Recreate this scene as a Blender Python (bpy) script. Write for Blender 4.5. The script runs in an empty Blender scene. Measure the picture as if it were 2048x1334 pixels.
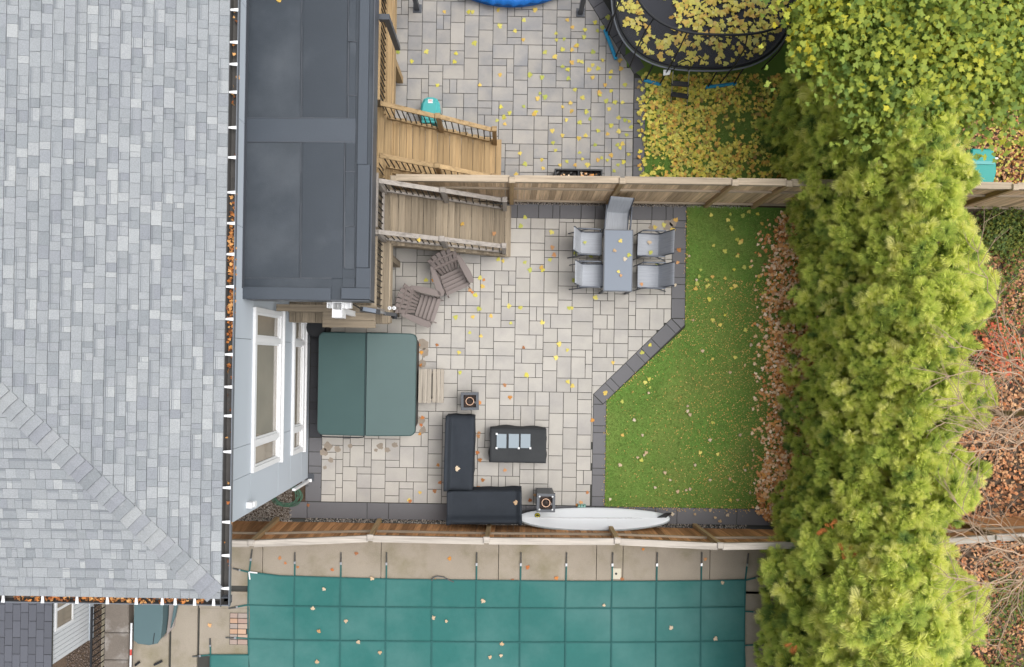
import bpy, math, random
import numpy as np
from mathutils import Vector, Matrix
R = random.Random(11)
NR = np.random.default_rng(5)
SC = bpy.context.scene
COL = SC.collection
PI = math.pi
# ---------------------------------------------------------------- camera, sky, sun, exposure
F, CU, CV, H, TH = 1365.0, 1018.0, 718.0, 15.9, 0.016      # survey of the photograph: focal length, nadir, flying height, roll
cam = bpy.data.cameras.new('camera'); camo = bpy.data.objects.new('camera', cam); COL.objects.link(camo)
camo.location = (0, 0, H); camo.rotation_euler = (0, 0, TH)
cam.sensor_width = 36; cam.lens = 36*F/2048
cam.shift_x = (1024-CU)/2048; cam.shift_y = (CV-667)/2048
cam.clip_end = 600; SC.camera = camo
SUN_EL, SUN_AZ = math.radians(66), math.radians(8)        # height above the horizon, bearing from +x
w = bpy.data.worlds.new('World'); SC.world = w; w.use_nodes = True
nt = w.node_tree; bg = nt.nodes['Background']
sky = nt.nodes.new('ShaderNodeTexSky'); sky.sky_type = 'NISHITA'; sky.sun_disc = False
sky.sun_elevation = SUN_EL; sky.sun_rotation = PI/2-SUN_AZ; sky.dust_density = 4; sky.air_density = 1.0
hs = nt.nodes.new('ShaderNodeHueSaturation'); hs.inputs['Saturation'].default_value = 0.22
nt.links.new(sky.outputs[0], hs.inputs['Color']); nt.links.new(hs.outputs[0], bg.inputs[0]); bg.inputs[1].default_value = 0.15
sl = bpy.data.lights.new('sun', 'SUN'); so = bpy.data.objects.new('sun', sl); COL.objects.link(so)
sl.energy = 1.0; sl.angle = math.radians(50); sl.color = (1, .97, .92)
sd = Vector((math.cos(SUN_AZ)*math.cos(SUN_EL), math.sin(SUN_AZ)*math.cos(SUN_EL), math.sin(SUN_EL)))
so.rotation_euler = sd.to_track_quat('Z', 'Y').to_euler(); so.location = sd*40
SC.view_settings.view_transform = 'Standard'; SC.view_settings.look = 'None'
SC.view_settings.gamma = 1; SC.view_settings.use_curve_mapping = False
SC.view_settings.exposure = 0.72
SC.cycles.max_bounces = 10; SC.cycles.diffuse_bounces = 8; SC.cycles.transmission_bounces = 8; SC.cycles.transparent_max_bounces = 10

# ---------------------------------------------------------------- helpers
CT, ST = math.cos(TH), math.sin(TH)
def P(u, v, z=0.0):
    """the place on the plane of height z that the survey pixel (u, v) shows"""
    D = H-z; a = (u-CU)/F*D; b = -(v-CV)/F*D
    return Vector((a*CT-b*ST, a*ST+b*CT, z))
def px(x, y, z=0.0):
    D = H-z; a = x*CT+y*ST; b = -x*ST+y*CT
    return (CU+a/D*F, CV-b/D*F)
def S(r, g, b):
    f = lambda c: (c/255/12.92) if c/255 <= .04045 else ((c/255+.055)/1.055)**2.4
    return (f(r), f(g), f(b), 1)
WL = {}
class MB:
    def __init__(s): s.v = []; s.f = []; s.mi = []; s.m = 0
    def add(s, vs, fs):
        n = len(s.v); s.v += [tuple(p) for p in vs]
        for f in fs: s.f.append([i+n for i in f]); s.mi.append(s.m)
    def box(s, x0, x1, y0, y1, z0, z1):
        s.add([(x0,y0,z0),(x1,y0,z0),(x1,y1,z0),(x0,y1,z0),(x0,y0,z1),(x1,y0,z1),(x1,y1,z1),(x0,y1,z1)],
              [(3,2,1,0),(4,5,6,7),(0,1,5,4),(1,2,6,5),(2,3,7,6),(3,0,4,7)])
    def beam(s, p0, p1, wd, ht, up=(0,0,1), w1=None):
        p0, p1 = Vector(p0), Vector(p1); d = (p1-p0).normalized(); up = Vector(up)
        sx = d.cross(up); sx = sx.normalized() if sx.length > 1e-5 else Vector((1,0,0)); uz = sx.cross(d)
        vs = []
        for p, ww in ((p0, wd), (p1, w1 or wd)):
            for a, b in ((-1,-1),(1,-1),(1,1),(-1,1)): vs.append(p+sx*(a*ww/2)+uz*(b*ht/2))
        s.add(vs, [(3,2,1,0),(4,5,6,7),(0,1,5,4),(1,2,6,5),(2,3,7,6),(3,0,4,7)])
    def tube(s, pts, r, n=6, closed=False, r1=None):
        pts = [Vector(p) for p in pts]; m = len(pts); vs = []; fs = []
        ref = Vector((0,0,1))
        for i, p in enumerate(pts):
            a = pts[(i-1) % m] if (closed or i > 0) else p
            b = pts[(i+1) % m] if (closed or i < m-1) else p
            d = (b-a).normalized()
            if abs(d.dot(ref)) > .97: sx = d.cross(Vector((1,0,0))).normalized()
            else: sx = d.cross(ref).normalized()
            uz = sx.cross(d); rr = r if r1 is None else r+(r1-r)*i/(m-1)
            for k in range(n):
                t = 2*PI*k/n; vs.append(p+sx*(math.cos(t)*rr)+uz*(math.sin(t)*rr))
        for i in range(m if closed else m-1):
            for k in range(n):
                j = (i+1) % m; k2 = (k+1) % n
                fs.append((i*n+k, i*n+k2, j*n+k2, j*n+k))
        if not closed: fs += [tuple(range(n)), tuple(reversed([(m-1)*n+k for k in range(n)]))]
        s.add(vs, fs)
    def prism(s, pts, z0, z1, bev=0.0):
        n = len(pts); c = Vector((sum(p[0] for p in pts)/n, sum(p[1] for p in pts)/n))
        ar = sum(pts[i][0]*pts[(i+1)%n][1]-pts[(i+1)%n][0]*pts[i][1] for i in range(n))
        if ar < 0: pts = list(reversed(pts))
        vs = [(p[0],p[1],z0) for p in pts]
        if bev:
            vs += [(p[0],p[1],z1-bev) for p in pts]
            for p in pts:
                d = Vector((p[0],p[1]))-c; L = max(d.length, 1e-4); k = max(0, (L-bev*1.3)/L)
                vs.append((c.x+d.x*k, c.y+d.y*k, z1))
        else: vs += [(p[0],p[1],z1) for p in pts]
        rings = 2 if bev else 1; fs = []
        for q in range(rings):
            for i in range(n):
                j = (i+1) % n; fs.append((q*n+i, q*n+j, (q+1)*n+j, (q+1)*n+i))
        fs.append(tuple(rings*n+i for i in range(n))); s.add(vs, fs)
    def cyl(s, c, r, z0, z1, n=16, r1=None):
        r1 = r if r1 is None else r1
        vs = [(c[0]+math.cos(2*PI*k/n)*r, c[1]+math.sin(2*PI*k/n)*r, z0) for k in range(n)]
        vs += [(c[0]+math.cos(2*PI*k/n)*r1, c[1]+math.sin(2*PI*k/n)*r1, z1) for k in range(n)]
        fs = [(k, (k+1)%n, n+(k+1)%n, n+k) for k in range(n)]+[tuple(range(n, 2*n)), tuple(reversed(range(n)))]
        s.add(vs, fs)
    def mesh(s, name, mats, smooth=False):
        me = bpy.data.meshes.new(name); me.from_pydata(s.v, [], s.f)
        for m in (mats if isinstance(mats, (list, tuple)) else [mats]): me.materials.append(m)
        if any(s.mi): me.polygons.foreach_set('material_index', s.mi)
        if smooth: me.polygons.foreach_set('use_smooth', [True]*len(me.polygons))
        me.update(); return me
    def build(s, name, mats, parent=None, smooth=False, kind=None, center=True):
        v = np.array(s.v); c = Vector(((v[:,0].min()+v[:,0].max())/2, (v[:,1].min()+v[:,1].max())/2, v[:,2].min())) if center else Vector()
        s.v = [(p[0]-c.x, p[1]-c.y, p[2]-c.z) for p in s.v]
        return link(s.mesh(name, mats, smooth), name, parent, c, kind)
def link(me, name, parent=None, loc=(0,0,0), kind=None, rot=None):
    """one object showing mesh me at world place loc, as a child of parent"""
    o = bpy.data.objects.new(name, me); COL.objects.link(o); loc = Vector(loc)
    if parent: o.parent = parent; o.location = loc-WL.get(parent.name, Vector())
    else: o.location = loc
    if rot is not None: o.rotation_euler = rot
    WL[o.name] = loc
    if kind: o['kind'] = kind
    return o
def tag(o, label=None, cat=None, group=None, kind=None):
    if label: o['label'] = label
    if cat: o['category'] = cat
    if group: o['group'] = group
    if kind: o['kind'] = kind
    return o
def thing(name, loc, label, cat, group=None):
    return tag(link(None, name, None, loc), label, cat, group)
def copy_tree(root, loc, rotz, label):
    r = root.copy(); COL.objects.link(r); r.location = loc; r.rotation_euler = (0,0,rotz); r['label'] = label
    for ch in list(root.children):
        c = ch.copy(); COL.objects.link(c); c.parent = r
        for g in ch.children:
            d = g.copy(); COL.objects.link(d); d.parent = c
    return r
def fast(name, V, T, mats, attr=None, mi=None, smooth=False):
    """a triangle mesh from numpy arrays, with an optional float attribute called tint"""
    me = bpy.data.meshes.new(name); V = np.asarray(V, np.float32); T = np.asarray(T, np.int32)
    me.vertices.add(len(V)); me.vertices.foreach_set('co', V.ravel())
    me.loops.add(T.size); me.loops.foreach_set('vertex_index', T.ravel())
    me.polygons.add(len(T)); me.polygons.foreach_set('loop_start', np.arange(0, T.size, 3, dtype=np.int32))
    if attr is not None:
        a = me.attributes.new('tint', 'FLOAT', 'POINT'); a.data.foreach_set('value', np.asarray(attr, np.float32))
    for m in (mats if isinstance(mats, (list, tuple)) else [mats]): me.materials.append(m)
    if mi is not None: me.polygons.foreach_set('material_index', np.asarray(mi, np.int32))
    me.update(calc_edges=True); me.validate(); return me
def scatter(tv, tt, M, T):
    """copies of the template (tv, tt) under 3x3 matrices M and offsets T"""
    n = len(M); V = np.einsum('nij,kj->nki', M, tv)+T[:,None,:]
    return V.reshape(-1,3), (tt[None]+(np.arange(n)*len(tv))[:,None,None]).reshape(-1,3)
def frames(Z, yaw, scale):
    """rotation matrices whose z axes are Z, spun by yaw, times scale"""
    Z = Z/np.linalg.norm(Z, axis=1, keepdims=True)
    ref = np.where(np.abs(Z[:,2:3]) > .9, np.array([[1.,0,0]]), np.array([[0,0,1.]]))
    X = np.cross(ref, Z); X /= np.linalg.norm(X, axis=1, keepdims=True); Y = np.cross(Z, X)
    c, s = np.cos(yaw)[:,None], np.sin(yaw)[:,None]
    X2 = X*c+Y*s; Y2 = -X*s+Y*c
    return np.stack([X2, Y2, Z], axis=2)*np.asarray(scale).reshape(-1,1,1)
# ---------------------------------------------------------------- materials
ALB = .74
def mat(name, col, rough=.75, var=0., n1=None, n2=None, bump=None, metal=0., stretch=(1,1,1), ramp=None, attr=False, trans=0., spec=.35, tint=None, world=False, keep=False):
    """col: base colour; var: piece-to-piece variation; n1, n2: (scale, amount) of tone noise; bump: (scale, strength); ramp: colours picked per piece;
    tint: (colour, scale, low, high) patches of a second colour"""
    if not (trans or attr or keep):                       # survey colours were read off the picture; real albedos are lower
        sc_ = lambda c: tuple(x*ALB for x in c[:3])+tuple(c[3:])
        col = sc_(col) if col else col; ramp = [sc_(c) for c in ramp] if ramp else ramp; tint = (sc_(tint[0]),)+tint[1:] if tint else tint
    m = bpy.data.materials.new(name); m.use_nodes = True; t = m.node_tree; N = t.nodes; L = t.links
    bs = N['Principled BSDF']; bs.inputs['Roughness'].default_value = rough; bs.inputs['Metallic'].default_value = metal
    bs.inputs['Specular IOR Level'].default_value = spec
    oi = N.new('ShaderNodeObjectInfo'); ge = N.new('ShaderNodeNewGeometry'); tc = N.new('ShaderNodeTexCoord')
    def math_(op, a, b=None, cl=False):
        n = N.new('ShaderNodeMath'); n.operation = op; n.use_clamp = cl
        for i, x in enumerate((a, b)):
            if x is None: continue
            if hasattr(x, 'links'): L.new(x, n.inputs[i])
            else: n.inputs[i].default_value = x
        return n.outputs[0]
    rnd = math_('FRACT', math_('ADD', oi.outputs['Random'], ge.outputs['Random Per Island']))
    mp = N.new('ShaderNodeVectorMath'); mp.operation = 'MULTIPLY'; mp.inputs[1].default_value = stretch
    L.new(ge.outputs['Position'] if world else tc.outputs['Object'], mp.inputs[0])
    vec = mp.outputs[0]
    if not world:
        ad = N.new('ShaderNodeVectorMath'); ad.operation = 'ADD'; L.new(vec, ad.inputs[0]); L.new(math_('MULTIPLY', rnd, 37.), ad.inputs[1]); vec = ad.outputs[0]
    def noise(sc, det=4., rg=.6):
        n = N.new('ShaderNodeTexNoise'); n.inputs['Scale'].default_value = sc; n.inputs['Detail'].default_value = det; n.inputs['Roughness'].default_value = rg
        L.new(vec, n.inputs['Vector']); return n.outputs[0]
    if ramp:
        cr = N.new('ShaderNodeValToRGB'); e = cr.color_ramp.elements
        while len(e) < len(ramp): e.new(.5)
        for i, c in enumerate(ramp): e[i].position = i/(len(ramp)-1) if len(c) == 4 else c[4]; e[i].color = c[:4]
        if attr:
            at = N.new('ShaderNodeAttribute'); at.attribute_name = 'tint'; L.new(at.outputs['Fac'], cr.inputs[0])
        else: L.new(rnd, cr.inputs[0])
        color = cr.outputs[0]
    else:
        rg = N.new('ShaderNodeRGB'); rg.outputs[0].default_value = col; color = rg.outputs[0]
    if tint:
        c2, sc, lo, hi = tint
        mr = N.new('ShaderNodeMapRange'); mr.inputs[1].default_value = lo; mr.inputs[2].default_value = hi; L.new(noise(sc, 5.), mr.inputs[0])
        mx = N.new('ShaderNodeMix'); mx.data_type = 'RGBA'; L.new(mr.outputs[0], mx.inputs['Factor']); L.new(color, mx.inputs['A']); mx.inputs['B'].default_value = c2
        color = mx.outputs['Result']
    fac = None
    def acc(x):
        nonlocal fac; fac = x if fac is None else math_('MULTIPLY', fac, x)
    if var: acc(math_('ADD', math_('MULTIPLY', math_('SUBTRACT', rnd, .5), 2*var), 1.))
    for q in (n1, n2):
        if q: acc(math_('ADD', math_('MULTIPLY', math_('SUBTRACT', noise(q[0]), .5), 2*q[1]), 1.))
    if fac is not None:
        vm = N.new('ShaderNodeVectorMath'); vm.operation = 'SCALE'; L.new(color, vm.inputs[0]); L.new(fac, vm.inputs['Scale']); color = vm.outputs[0]
    L.new(color, bs.inputs['Base Color'])
    if bump:
        b = N.new('ShaderNodeBump'); b.inputs['Strength'].default_value = bump[1]; b.inputs['Distance'].default_value = .02
        L.new(noise(bump[0], 3.), b.inputs['Height']); L.new(b.outputs[0], bs.inputs['Normal'])
    if trans:
        tr = N.new('ShaderNodeBsdfTranslucent'); L.new(color, tr.inputs[0]); mxs = N.new('ShaderNodeMixShader'); mxs.inputs[0].default_value = trans
        out = N['Material Output']; L.new(bs.outputs[0], mxs.inputs[1]); L.new(tr.outputs[0], mxs.inputs[2]); L.new(mxs.outputs[0], out.inputs[0])
    return m
M = {}
M['soil'] = mat('soil', S(96,80,66), .95, n1=(1.2,.3), n2=(14,.35), bump=(30,.6), world=True)
M['joint'] = mat('joint_sand', S(70,70,66), .95, n1=(6,.25), world=True)
M['paver'] = mat('pale_paver', S(193,188,180), .8, var=.075, n1=(3.5,.09), n2=(55,.07), bump=(60,.12), tint=(S(176,172,168), .9, .45, .7))
M['paver2'] = mat('grey_paver', S(180,175,168), .8, var=.07, n1=(3,.09), n2=(55,.07), bump=(60,.1), tint=(S(150,150,152), 1.1, .42, .68))
M['borderwetshade'] = mat('wet_shaded_charcoal_paver', S(62,63,68), .6, var=.15, n1=(3,.2), n2=(40,.2), bump=(60,.1))  # wet stone, with the shade between hot tub and wall painted in
M['border'] = mat('charcoal_paver', S(116,115,118), .8, var=.05, n1=(3,.07), n2=(60,.06), bump=(60,.08))
M['turf'] = mat('turf_base', S(92,124,52), .95, keep=True, n1=(1.1,.22), n2=(60,.4), world=True, bump=(90,.5), tint=(S(112,126,62), .7, .42, .7))
M['blade'] = mat('grass_blade', None, .8, ramp=[S(88,114,54), S(114,138,66), S(134,154,80), S(154,168,94)], trans=.2, spec=.2)
M['shingle'] = mat('shingle_granules', None, .9, n1=(6,.06), n2=(60,.34), bump=(90,.4), spec=.2,
    ramp=[S(144,149,153), S(157,161,164), S(163,167,170), S(150,155,159), S(181,184,185), S(146,150,156), S(167,171,174), S(158,162,165)])
M['shadeband'] = mat('dark_granule_shade_band', S(132,137,142), .9, n2=(60,.3), var=.07)
M['softband'] = mat('mid_granule_shade_band', S(149,153,157), .9, n2=(60,.34), var=.05)
M['hip'] = mat('hip_granules', None, .9, n1=(6,.06), n2=(60,.34), bump=(90,.4), spec=.2, ramp=[S(140,145,149), S(164,168,171), S(150,153,160), S(174,177,178), S(158,162,165)])
M['drip'] = mat('roof_underlay', S(92,96,101), .9)
M['membrane'] = mat('roof_membrane', S(66,73,81), .5, var=.04, n1=(1.2,.14), n2=(30,.06), bump=(60,.15), spec=.35, tint=(S(86,92,99), .55, .5, .72))
M['membrane3'] = mat('cross_membrane', S(82,89,98), .5, n1=(1.5,.12), n2=(30,.06), bump=(60,.15))
M['membrane2'] = mat('parapet_membrane', S(80,87,96), .6, var=.04, n1=(2,.06), n2=(40,.05), bump=(60,.15))
M['darkmetal'] = mat('charcoal_metal', S(82,86,93), .45, n1=(5,.05), spec=.5)
M['black'] = mat('black_plastic', S(38,40,44), .5, n1=(8,.1))
M['gutter'] = mat('gutter_metal', S(122,127,134), .45, n1=(3,.06))
M['gutterin'] = mat('gutter_inside', S(86,84,82), .8, n1=(8,.25))
M['white'] = mat('white_paint', S(246,247,248), .45, n1=(6,.02))
M['panelblue'] = mat('blue_grey_siding', S(204,213,222), .55, var=.015, n1=(1.5,.02))
M['glass'] = mat('window_glass', S(160,150,134), .03, spec=.5, n1=(.9,.35))
M['glass'].node_tree.nodes['Principled BSDF'].inputs['IOR'].default_value = 2.3
M['curtain'] = mat('window_blind', S(150,142,130), .8, n1=(3,.15))
def wood(name, c, ax, var=.1, dk=.25, moss=None):
    st = [60,60,60]; st[ax] = 2.2
    return mat(name, S(*c), .85, var=var, n1=(1.0,dk), n2=(.35,.3), bump=(1.2,.35), stretch=st, tint=moss or (S(*[q*.66 for q in c]), .22, .5, .8), spec=.2)
for ax, a in enumerate('xyz'):
    M['gold'+a] = wood('golden_timber_'+a, (188,160,120), ax, .2, .25)
    M['grey'+a] = wood('weathered_timber_'+a, (162,148,128), ax, .28, .32)
    M['silver'+a] = wood('silvered_timber_'+a, (176,168,160), ax, .1, .25)
    M['fence'+a] = wood('fence_board_'+a, (232,202,166), ax, .34, .28)
    M['rust'+a] = wood('dark_fence_board_'+a, (216,160,110), ax, .4, .32)
    M['pale'+a] = wood('pale_rail_'+a, (194,177,155), ax, .1, .22)
M['whitewood'] = wood('whitened_cap_rail', (200,191,180), 0, .08, .2)
M['adirondack'] = mat('taupe_plastic_timber', S(136,125,121), .65, var=.05, n1=(5,.08))
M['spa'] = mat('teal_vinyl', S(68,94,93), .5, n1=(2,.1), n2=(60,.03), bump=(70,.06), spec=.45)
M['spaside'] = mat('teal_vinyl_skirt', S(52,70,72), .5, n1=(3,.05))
M['cover'] = mat('charcoal_cover_fabric', S(55,60,67), .85, n1=(2.2,.2), n2=(14,.06), bump=(6,.4), spec=.18)
M['cover2'] = mat('grey_cover_fabric', S(60,62,64), .75, n1=(2,.2), n2=(14,.06), bump=(6,.4), spec=.25)
M['tabletop'] = mat('slate_table_top', S(124,134,148), .4, n1=(3,.03))
M['mesh'] = mat('grey_sling_fabric', S(176,180,187), .8, n1=(8,.3), stretch=(.3,9,.3), bump=(8,.2))
M['chairmetal'] = mat('chair_tube', S(92,97,106), .4, metal=.3)
M['pool'] = mat('teal_pool_cover', S(44,112,107), .65, n1=(.8,.1), n2=(9,.06), bump=(2.2,.6), world=True, tint=(S(80,130,126), .45, .42, .72), spec=.3)
M['strap'] = mat('dark_webbing', S(44,100,98), .8, n1=(20,.1))
M['strapgrey'] = mat('grey_webbing', S(96,98,98), .8, n1=(20,.1))
M['steel'] = mat('steel', S(190,192,194), .3, metal=.7)
M['concrete'] = mat('old_concrete', S(166,156,141), .9, var=.04, n1=(1.0,.2), n2=(40,.14), bump=(40,.3), world=True, tint=(S(136,128,102), .9, .48, .72))
M['concrete2'] = mat('grey_concrete', S(128,119,110), .9, n1=(2,.3), n2=(30,.14), bump=(30,.4), world=True, tint=(S(166,160,154), 1.7, .5, .62))
M['brick'] = mat('brick', None, .9, n1=(20,.1), ramp=[S(196,160,132), S(178,150,136), S(168,158,150), S(206,172,146)])
M['pebble'] = mat('pebble', None, .85, ramp=[S(110,100,92), S(168,158,148), S(194,186,176), S(134,118,104), S(208,198,186)])
M['rock'] = mat('lava_rock', S(66,56,52), .95, var=.3)
M['copper'] = mat('burner_ring', S(214,176,150), .35, metal=.6)
M['board'] = mat('white_board_skin', S(242,245,248), .35, n1=(4,.02))
M['boardrail'] = mat('grey_teal_rail', S(196,210,216), .4)
M['yellow'] = mat('yellow_emblem', S(206,196,60), .5)
M['hose'] = mat('green_hose', S(84,122,100), .5)
M['teal'] = mat('turquoise_plastic', S(84,182,182), .35, n1=(2,.03))
M['teal2'] = mat('deep_turquoise_plastic', S(20,168,160), .45, n1=(3,.05))
M['blue'] = mat('bright_blue_foam', S(48,164,212), .6)
M['bluetarp'] = mat('blue_tarp', S(30,120,214), .4, n1=(3,.1), bump=(10,.3))
M['aqua'] = mat('pale_aqua_plastic', S(170,216,204), .5)
M['sheet'] = mat('frosted_sheet', S(150,163,172), .35, n1=(3,.04))
M['slidegrey'] = mat('grey_plastic', S(160,150,145), .6)
M['slideteal'] = mat('dark_teal_plastic', S(92,116,120), .55, n1=(3,.05))
M['red'] = mat('red_paint', S(204,72,62), .5)
M['slate'] = mat('slate_tile', S(98,100,108), .8, var=.1, n1=(3,.06), n2=(50,.05))
M['siding'] = mat('white_siding', S(224,228,231), .55)
M['bark'] = mat('bark', S(110,96,84), .9, n1=(6,.3), bump=(12,.6))
M['twig'] = mat('bare_twig', S(186,160,136), .9, n1=(3,.2), var=.15)
M['trampmat'] = mat('trampoline_mat', S(58,60,68), .7, n1=(2,.08))
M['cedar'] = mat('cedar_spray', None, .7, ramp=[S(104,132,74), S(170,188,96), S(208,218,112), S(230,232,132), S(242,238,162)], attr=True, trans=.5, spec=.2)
M['cedardry'] = mat('dry_cedar_spray', S(196,120,66), .8, var=.15, trans=.2)
M['mapleleaf'] = mat('maple_crown_leaf', None, .6, ramp=[S(98,126,62), S(124,146,64), S(148,162,66), S(178,180,64), S(214,200,62)], attr=True, trans=.35, spec=.3)
M['yleaf'] = mat('yellow_fallen_leaf', None, .6, ramp=[S(208,196,78), S(192,186,84), S(164,174,80), S(214,194,96), S(206,164,84), S(222,208,110), S(178,180,88)], trans=.15, n1=(14,.12))
M['oleaf'] = mat('orange_fallen_leaf', None, .7, ramp=[S(196,128,66), S(176,104,60), S(206,160,110), S(150,96,62), S(204,144,60)], trans=.1, n1=(14,.12))
M['tleaf'] = mat('tan_fallen_leaf', None, .7, ramp=[S(214,190,156), S(200,168,128), S(222,206,180), S(188,148,104)], n1=(14,.1))
M['litter'] = mat('brown_leaf_litter', None, .8, ramp=[S(170,112,68), S(202,138,82), S(220,166,112), S(234,198,154), S(242,218,190), S(208,148,94), S(224,162,84)], attr=True)
M['litter3'] = mat('rusty_gutter_leaves', None, .8, ramp=[S(96,60,40), S(150,88,48), S(186,120,60), S(206,158,100), S(130,78,46)], attr=True)
M['litter2'] = mat('dark_leaf_litter', None, .8, ramp=[S(118,82,60), S(164,114,80), S(194,142,100), S(212,168,124), S(150,102,74), S(196,128,80)], attr=True)
M['redleaf'] = mat('red_shrub_leaf', None, .7, ramp=[S(190,84,64), S(216,110,82), S(224,136,88), S(172,116,84)], attr=True, trans=.2)
M['greenleaf'] = mat('ground_cover_leaf', None, .7, ramp=[S(66,92,44), S(96,112,48), S(128,130,50)], attr=True, trans=.2)
def net_mat():
    m = bpy.data.materials.new('black_safety_net'); m.use_nodes = True; t = m.node_tree; N = t.nodes; L = t.links
    bs = N['Principled BSDF']; bs.inputs['Base Color'].default_value = S(40,40,44); bs.inputs['Roughness'].default_value = .9
    tr = N.new('ShaderNodeBsdfTransparent'); mx = N.new('ShaderNodeMixShader'); mx.inputs[0].default_value = .34
    L.new(tr.outputs[0], mx.inputs[1]); L.new(bs.outputs[0], mx.inputs[2]); L.new(mx.outputs[0], N['Material Output'].inputs[0]); return m
M['net'] = net_mat()
# ---------------------------------------------------------------- ground, patios, lawns
def sheet(name, pts, z0, z1, m, kind='structure'):
    b = MB(); b.prism([(p[0], p[1]) for p in pts], z0, z1); return b.build(name, m, None, kind=kind)
sheet('ground', [(-150,-150),(150,-150),(150,150),(-150,150)], -.5, -.06, M['soil'])
def clip(poly, planes):
    for (a, b, d) in planes:
        out = []
        for i in range(len(poly)):
            p, q = poly[i], poly[(i+1) % len(poly)]
            fp, fq = a*p[0]+b*p[1]-d, a*q[0]+b*q[1]-d
            if fp <= 0: out.append(p)
            if (fp < 0 < fq) or (fq < 0 < fp):
                t = fp/(fp-fq); out.append((p[0]+(q[0]-p[0])*t, p[1]+(q[1]-p[1])*t))
        poly = out
        if len(poly) < 3: return []
    return poly
def tiling(nx, ny, rnd):
    used = [[0]*ny for _ in range(nx)]; out = []
    def free(i, j, w_, h_):
        return i+w_ <= nx and j+h_ <= ny and all(not used[a][b] for a in range(i, i+w_) for b in range(j, j+h_))
    for j in range(ny):
        for i in range(nx):
            if used[i][j]: continue
            opts = [(2,2)]*8+[(2,3)]*5+[(3,2)]*5+[(1,2)]*3+[(2,1)]*4; rnd.shuffle(opts)
            for (w_, h_) in opts+[(1,1)]:
                if not free(i, j, w_, h_): continue
                # leave no single-unit sliver to the right
                if i+w_+1 <= nx and (i+w_+1 == nx or used[i+w_+1][j]) and not used[i+w_][j] and rnd.random() < .8 and (w_, h_) != (1,1): continue
                break
            for a in range(i, i+w_):
                for b in range(j, j+h_): used[a][b] = 1
            out.append((i, j, w_, h_))
    return out
U = .165; GAP = .0058
def pave(parent, rects, ox, oy, planes_of, m, hide, limit, pname):
    """pavers as parts of parent; the ones beyond the limit or under furniture joined into one more part"""
    items = []
    for (i, j, w_, h_) in rects:
        x0, y0, x1, y1 = ox+i*U, oy+j*U, ox+(i+w_)*U, oy+(j+h_)*U
        poly = [(x0+GAP,y0+GAP),(x1-GAP,y0+GAP),(x1-GAP,y1-GAP),(x0+GAP,y1-GAP)]
        q = clip(poly, planes_of((x0+x1)/2, (y0+y1)/2))
        if len(q) < 3: continue
        ar = abs(sum(q[k][0]*q[(k+1)%len(q)][1]-q[(k+1)%len(q)][0]*q[k][1] for k in range(len(q))))/2
        if ar < .004: continue
        cx, cy = (x0+x1)/2, (y0+y1)/2
        hid = any(a <= cx <= b and c <= cy <= d for (a, b, c, d) in hide)
        items.append((hid, -ar, q, (w_, h_) if len(q) == 4 and abs(ar-(w_*U-2*GAP)*(h_*U-2*GAP)) < 1e-4 else None, cx, cy))
    items.sort(key=lambda t: (t[0], t[1])); shared = {}; rest = MB()
    for k, (hid, ar, q, key, cx, cy) in enumerate(items):
        dz = R.uniform(-.002, .002)
        if k < limit and not hid:
            if key:
                if key not in shared:
                    b = MB(); hw, hh = key[0]*U/2-GAP, key[1]*U/2-GAP
                    b.prism([(-hw,-hh),(hw,-hh),(hw,hh),(-hw,hh)], -.05, 0, .004); shared[key] = b.mesh(pname, m)
                link(shared[key], pname, parent, (cx, cy, dz), rot=(R.gauss(0,.002), R.gauss(0,.002), R.gauss(0,.003)))
            else:
                b = MB(); b.prism(q, -.05, dz, .004); b.build(pname, m, parent)
        else: rest.prism(q, -.05, dz, .004)
    if rest.v: rest.build(pname, m, parent, kind='stuff')
HOUSE_X, HOUSE_Y = -4.64, -2.85
tub = (P(637,700,.9).x, P(833,700,.9).x, P(700,873,.9).y, P(700,665,.9).y)
DZ, DX = 1.6, -2.51                       # deck height and outer edge
low = tag(link(None, 'patio', None, (0,0,0)), kind='structure')
b = MB()
jx = [(-4.64,-3.80),(6.2,-3.80),(6.2,-3.40),(2.29,-3.40),(2.29,-.95),(4.085,.82),(4.085,3.64),(-4.64,3.64)]
tri = [[0,1,2,3],[0,3,4,7],[4,5,6,7]]
b.add([(x,y,-.014) for x,y in jx], tri); b.build('joint_bed', M['joint'], low)
# the edge line of the paving: straight, diagonal, straight
A0, A1 = Vector((3.765,1.0)), Vector((1.978,-.785))
dn = Vector((A0.y-A1.y, -(A0.x-A1.x))).normalized(); dd = dn.dot(A0)
def planes_low(cx, cy):
    return [(0,1,3.288),(1,0,3.755),(dn.x,dn.y,dd-.006)] if cy > -.79 else [(1,0,1.972)]
hide = [(-4.7,-2.62,.62,9),(tub[0],tub[1],tub[2],tub[3]),(-4.7,DX,.5,3.6),(-2.6,-.1,2.3,3.6)]
for (u0,u1,v0,v1) in ((893,948,835,1045),(893,1043,985,1045),(980,1092,860,928),(1208,1266,465,580)):
    a, c = P(u0,v1,.2), P(u1,v0,.2); hide.append((a.x,c.x,a.y,c.y))
rl = random.Random(4)
pave(low, tiling(50, 41, rl), -4.327, -3.393, planes_low, M['paver'], hide, 300, 'paver')
b = MB(); b.prism([(1.974,-.785),(2.17,-.59),(1.974,-.59)], -.05, -.005, .002); b.build('paver', M['paver'], low)
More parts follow.
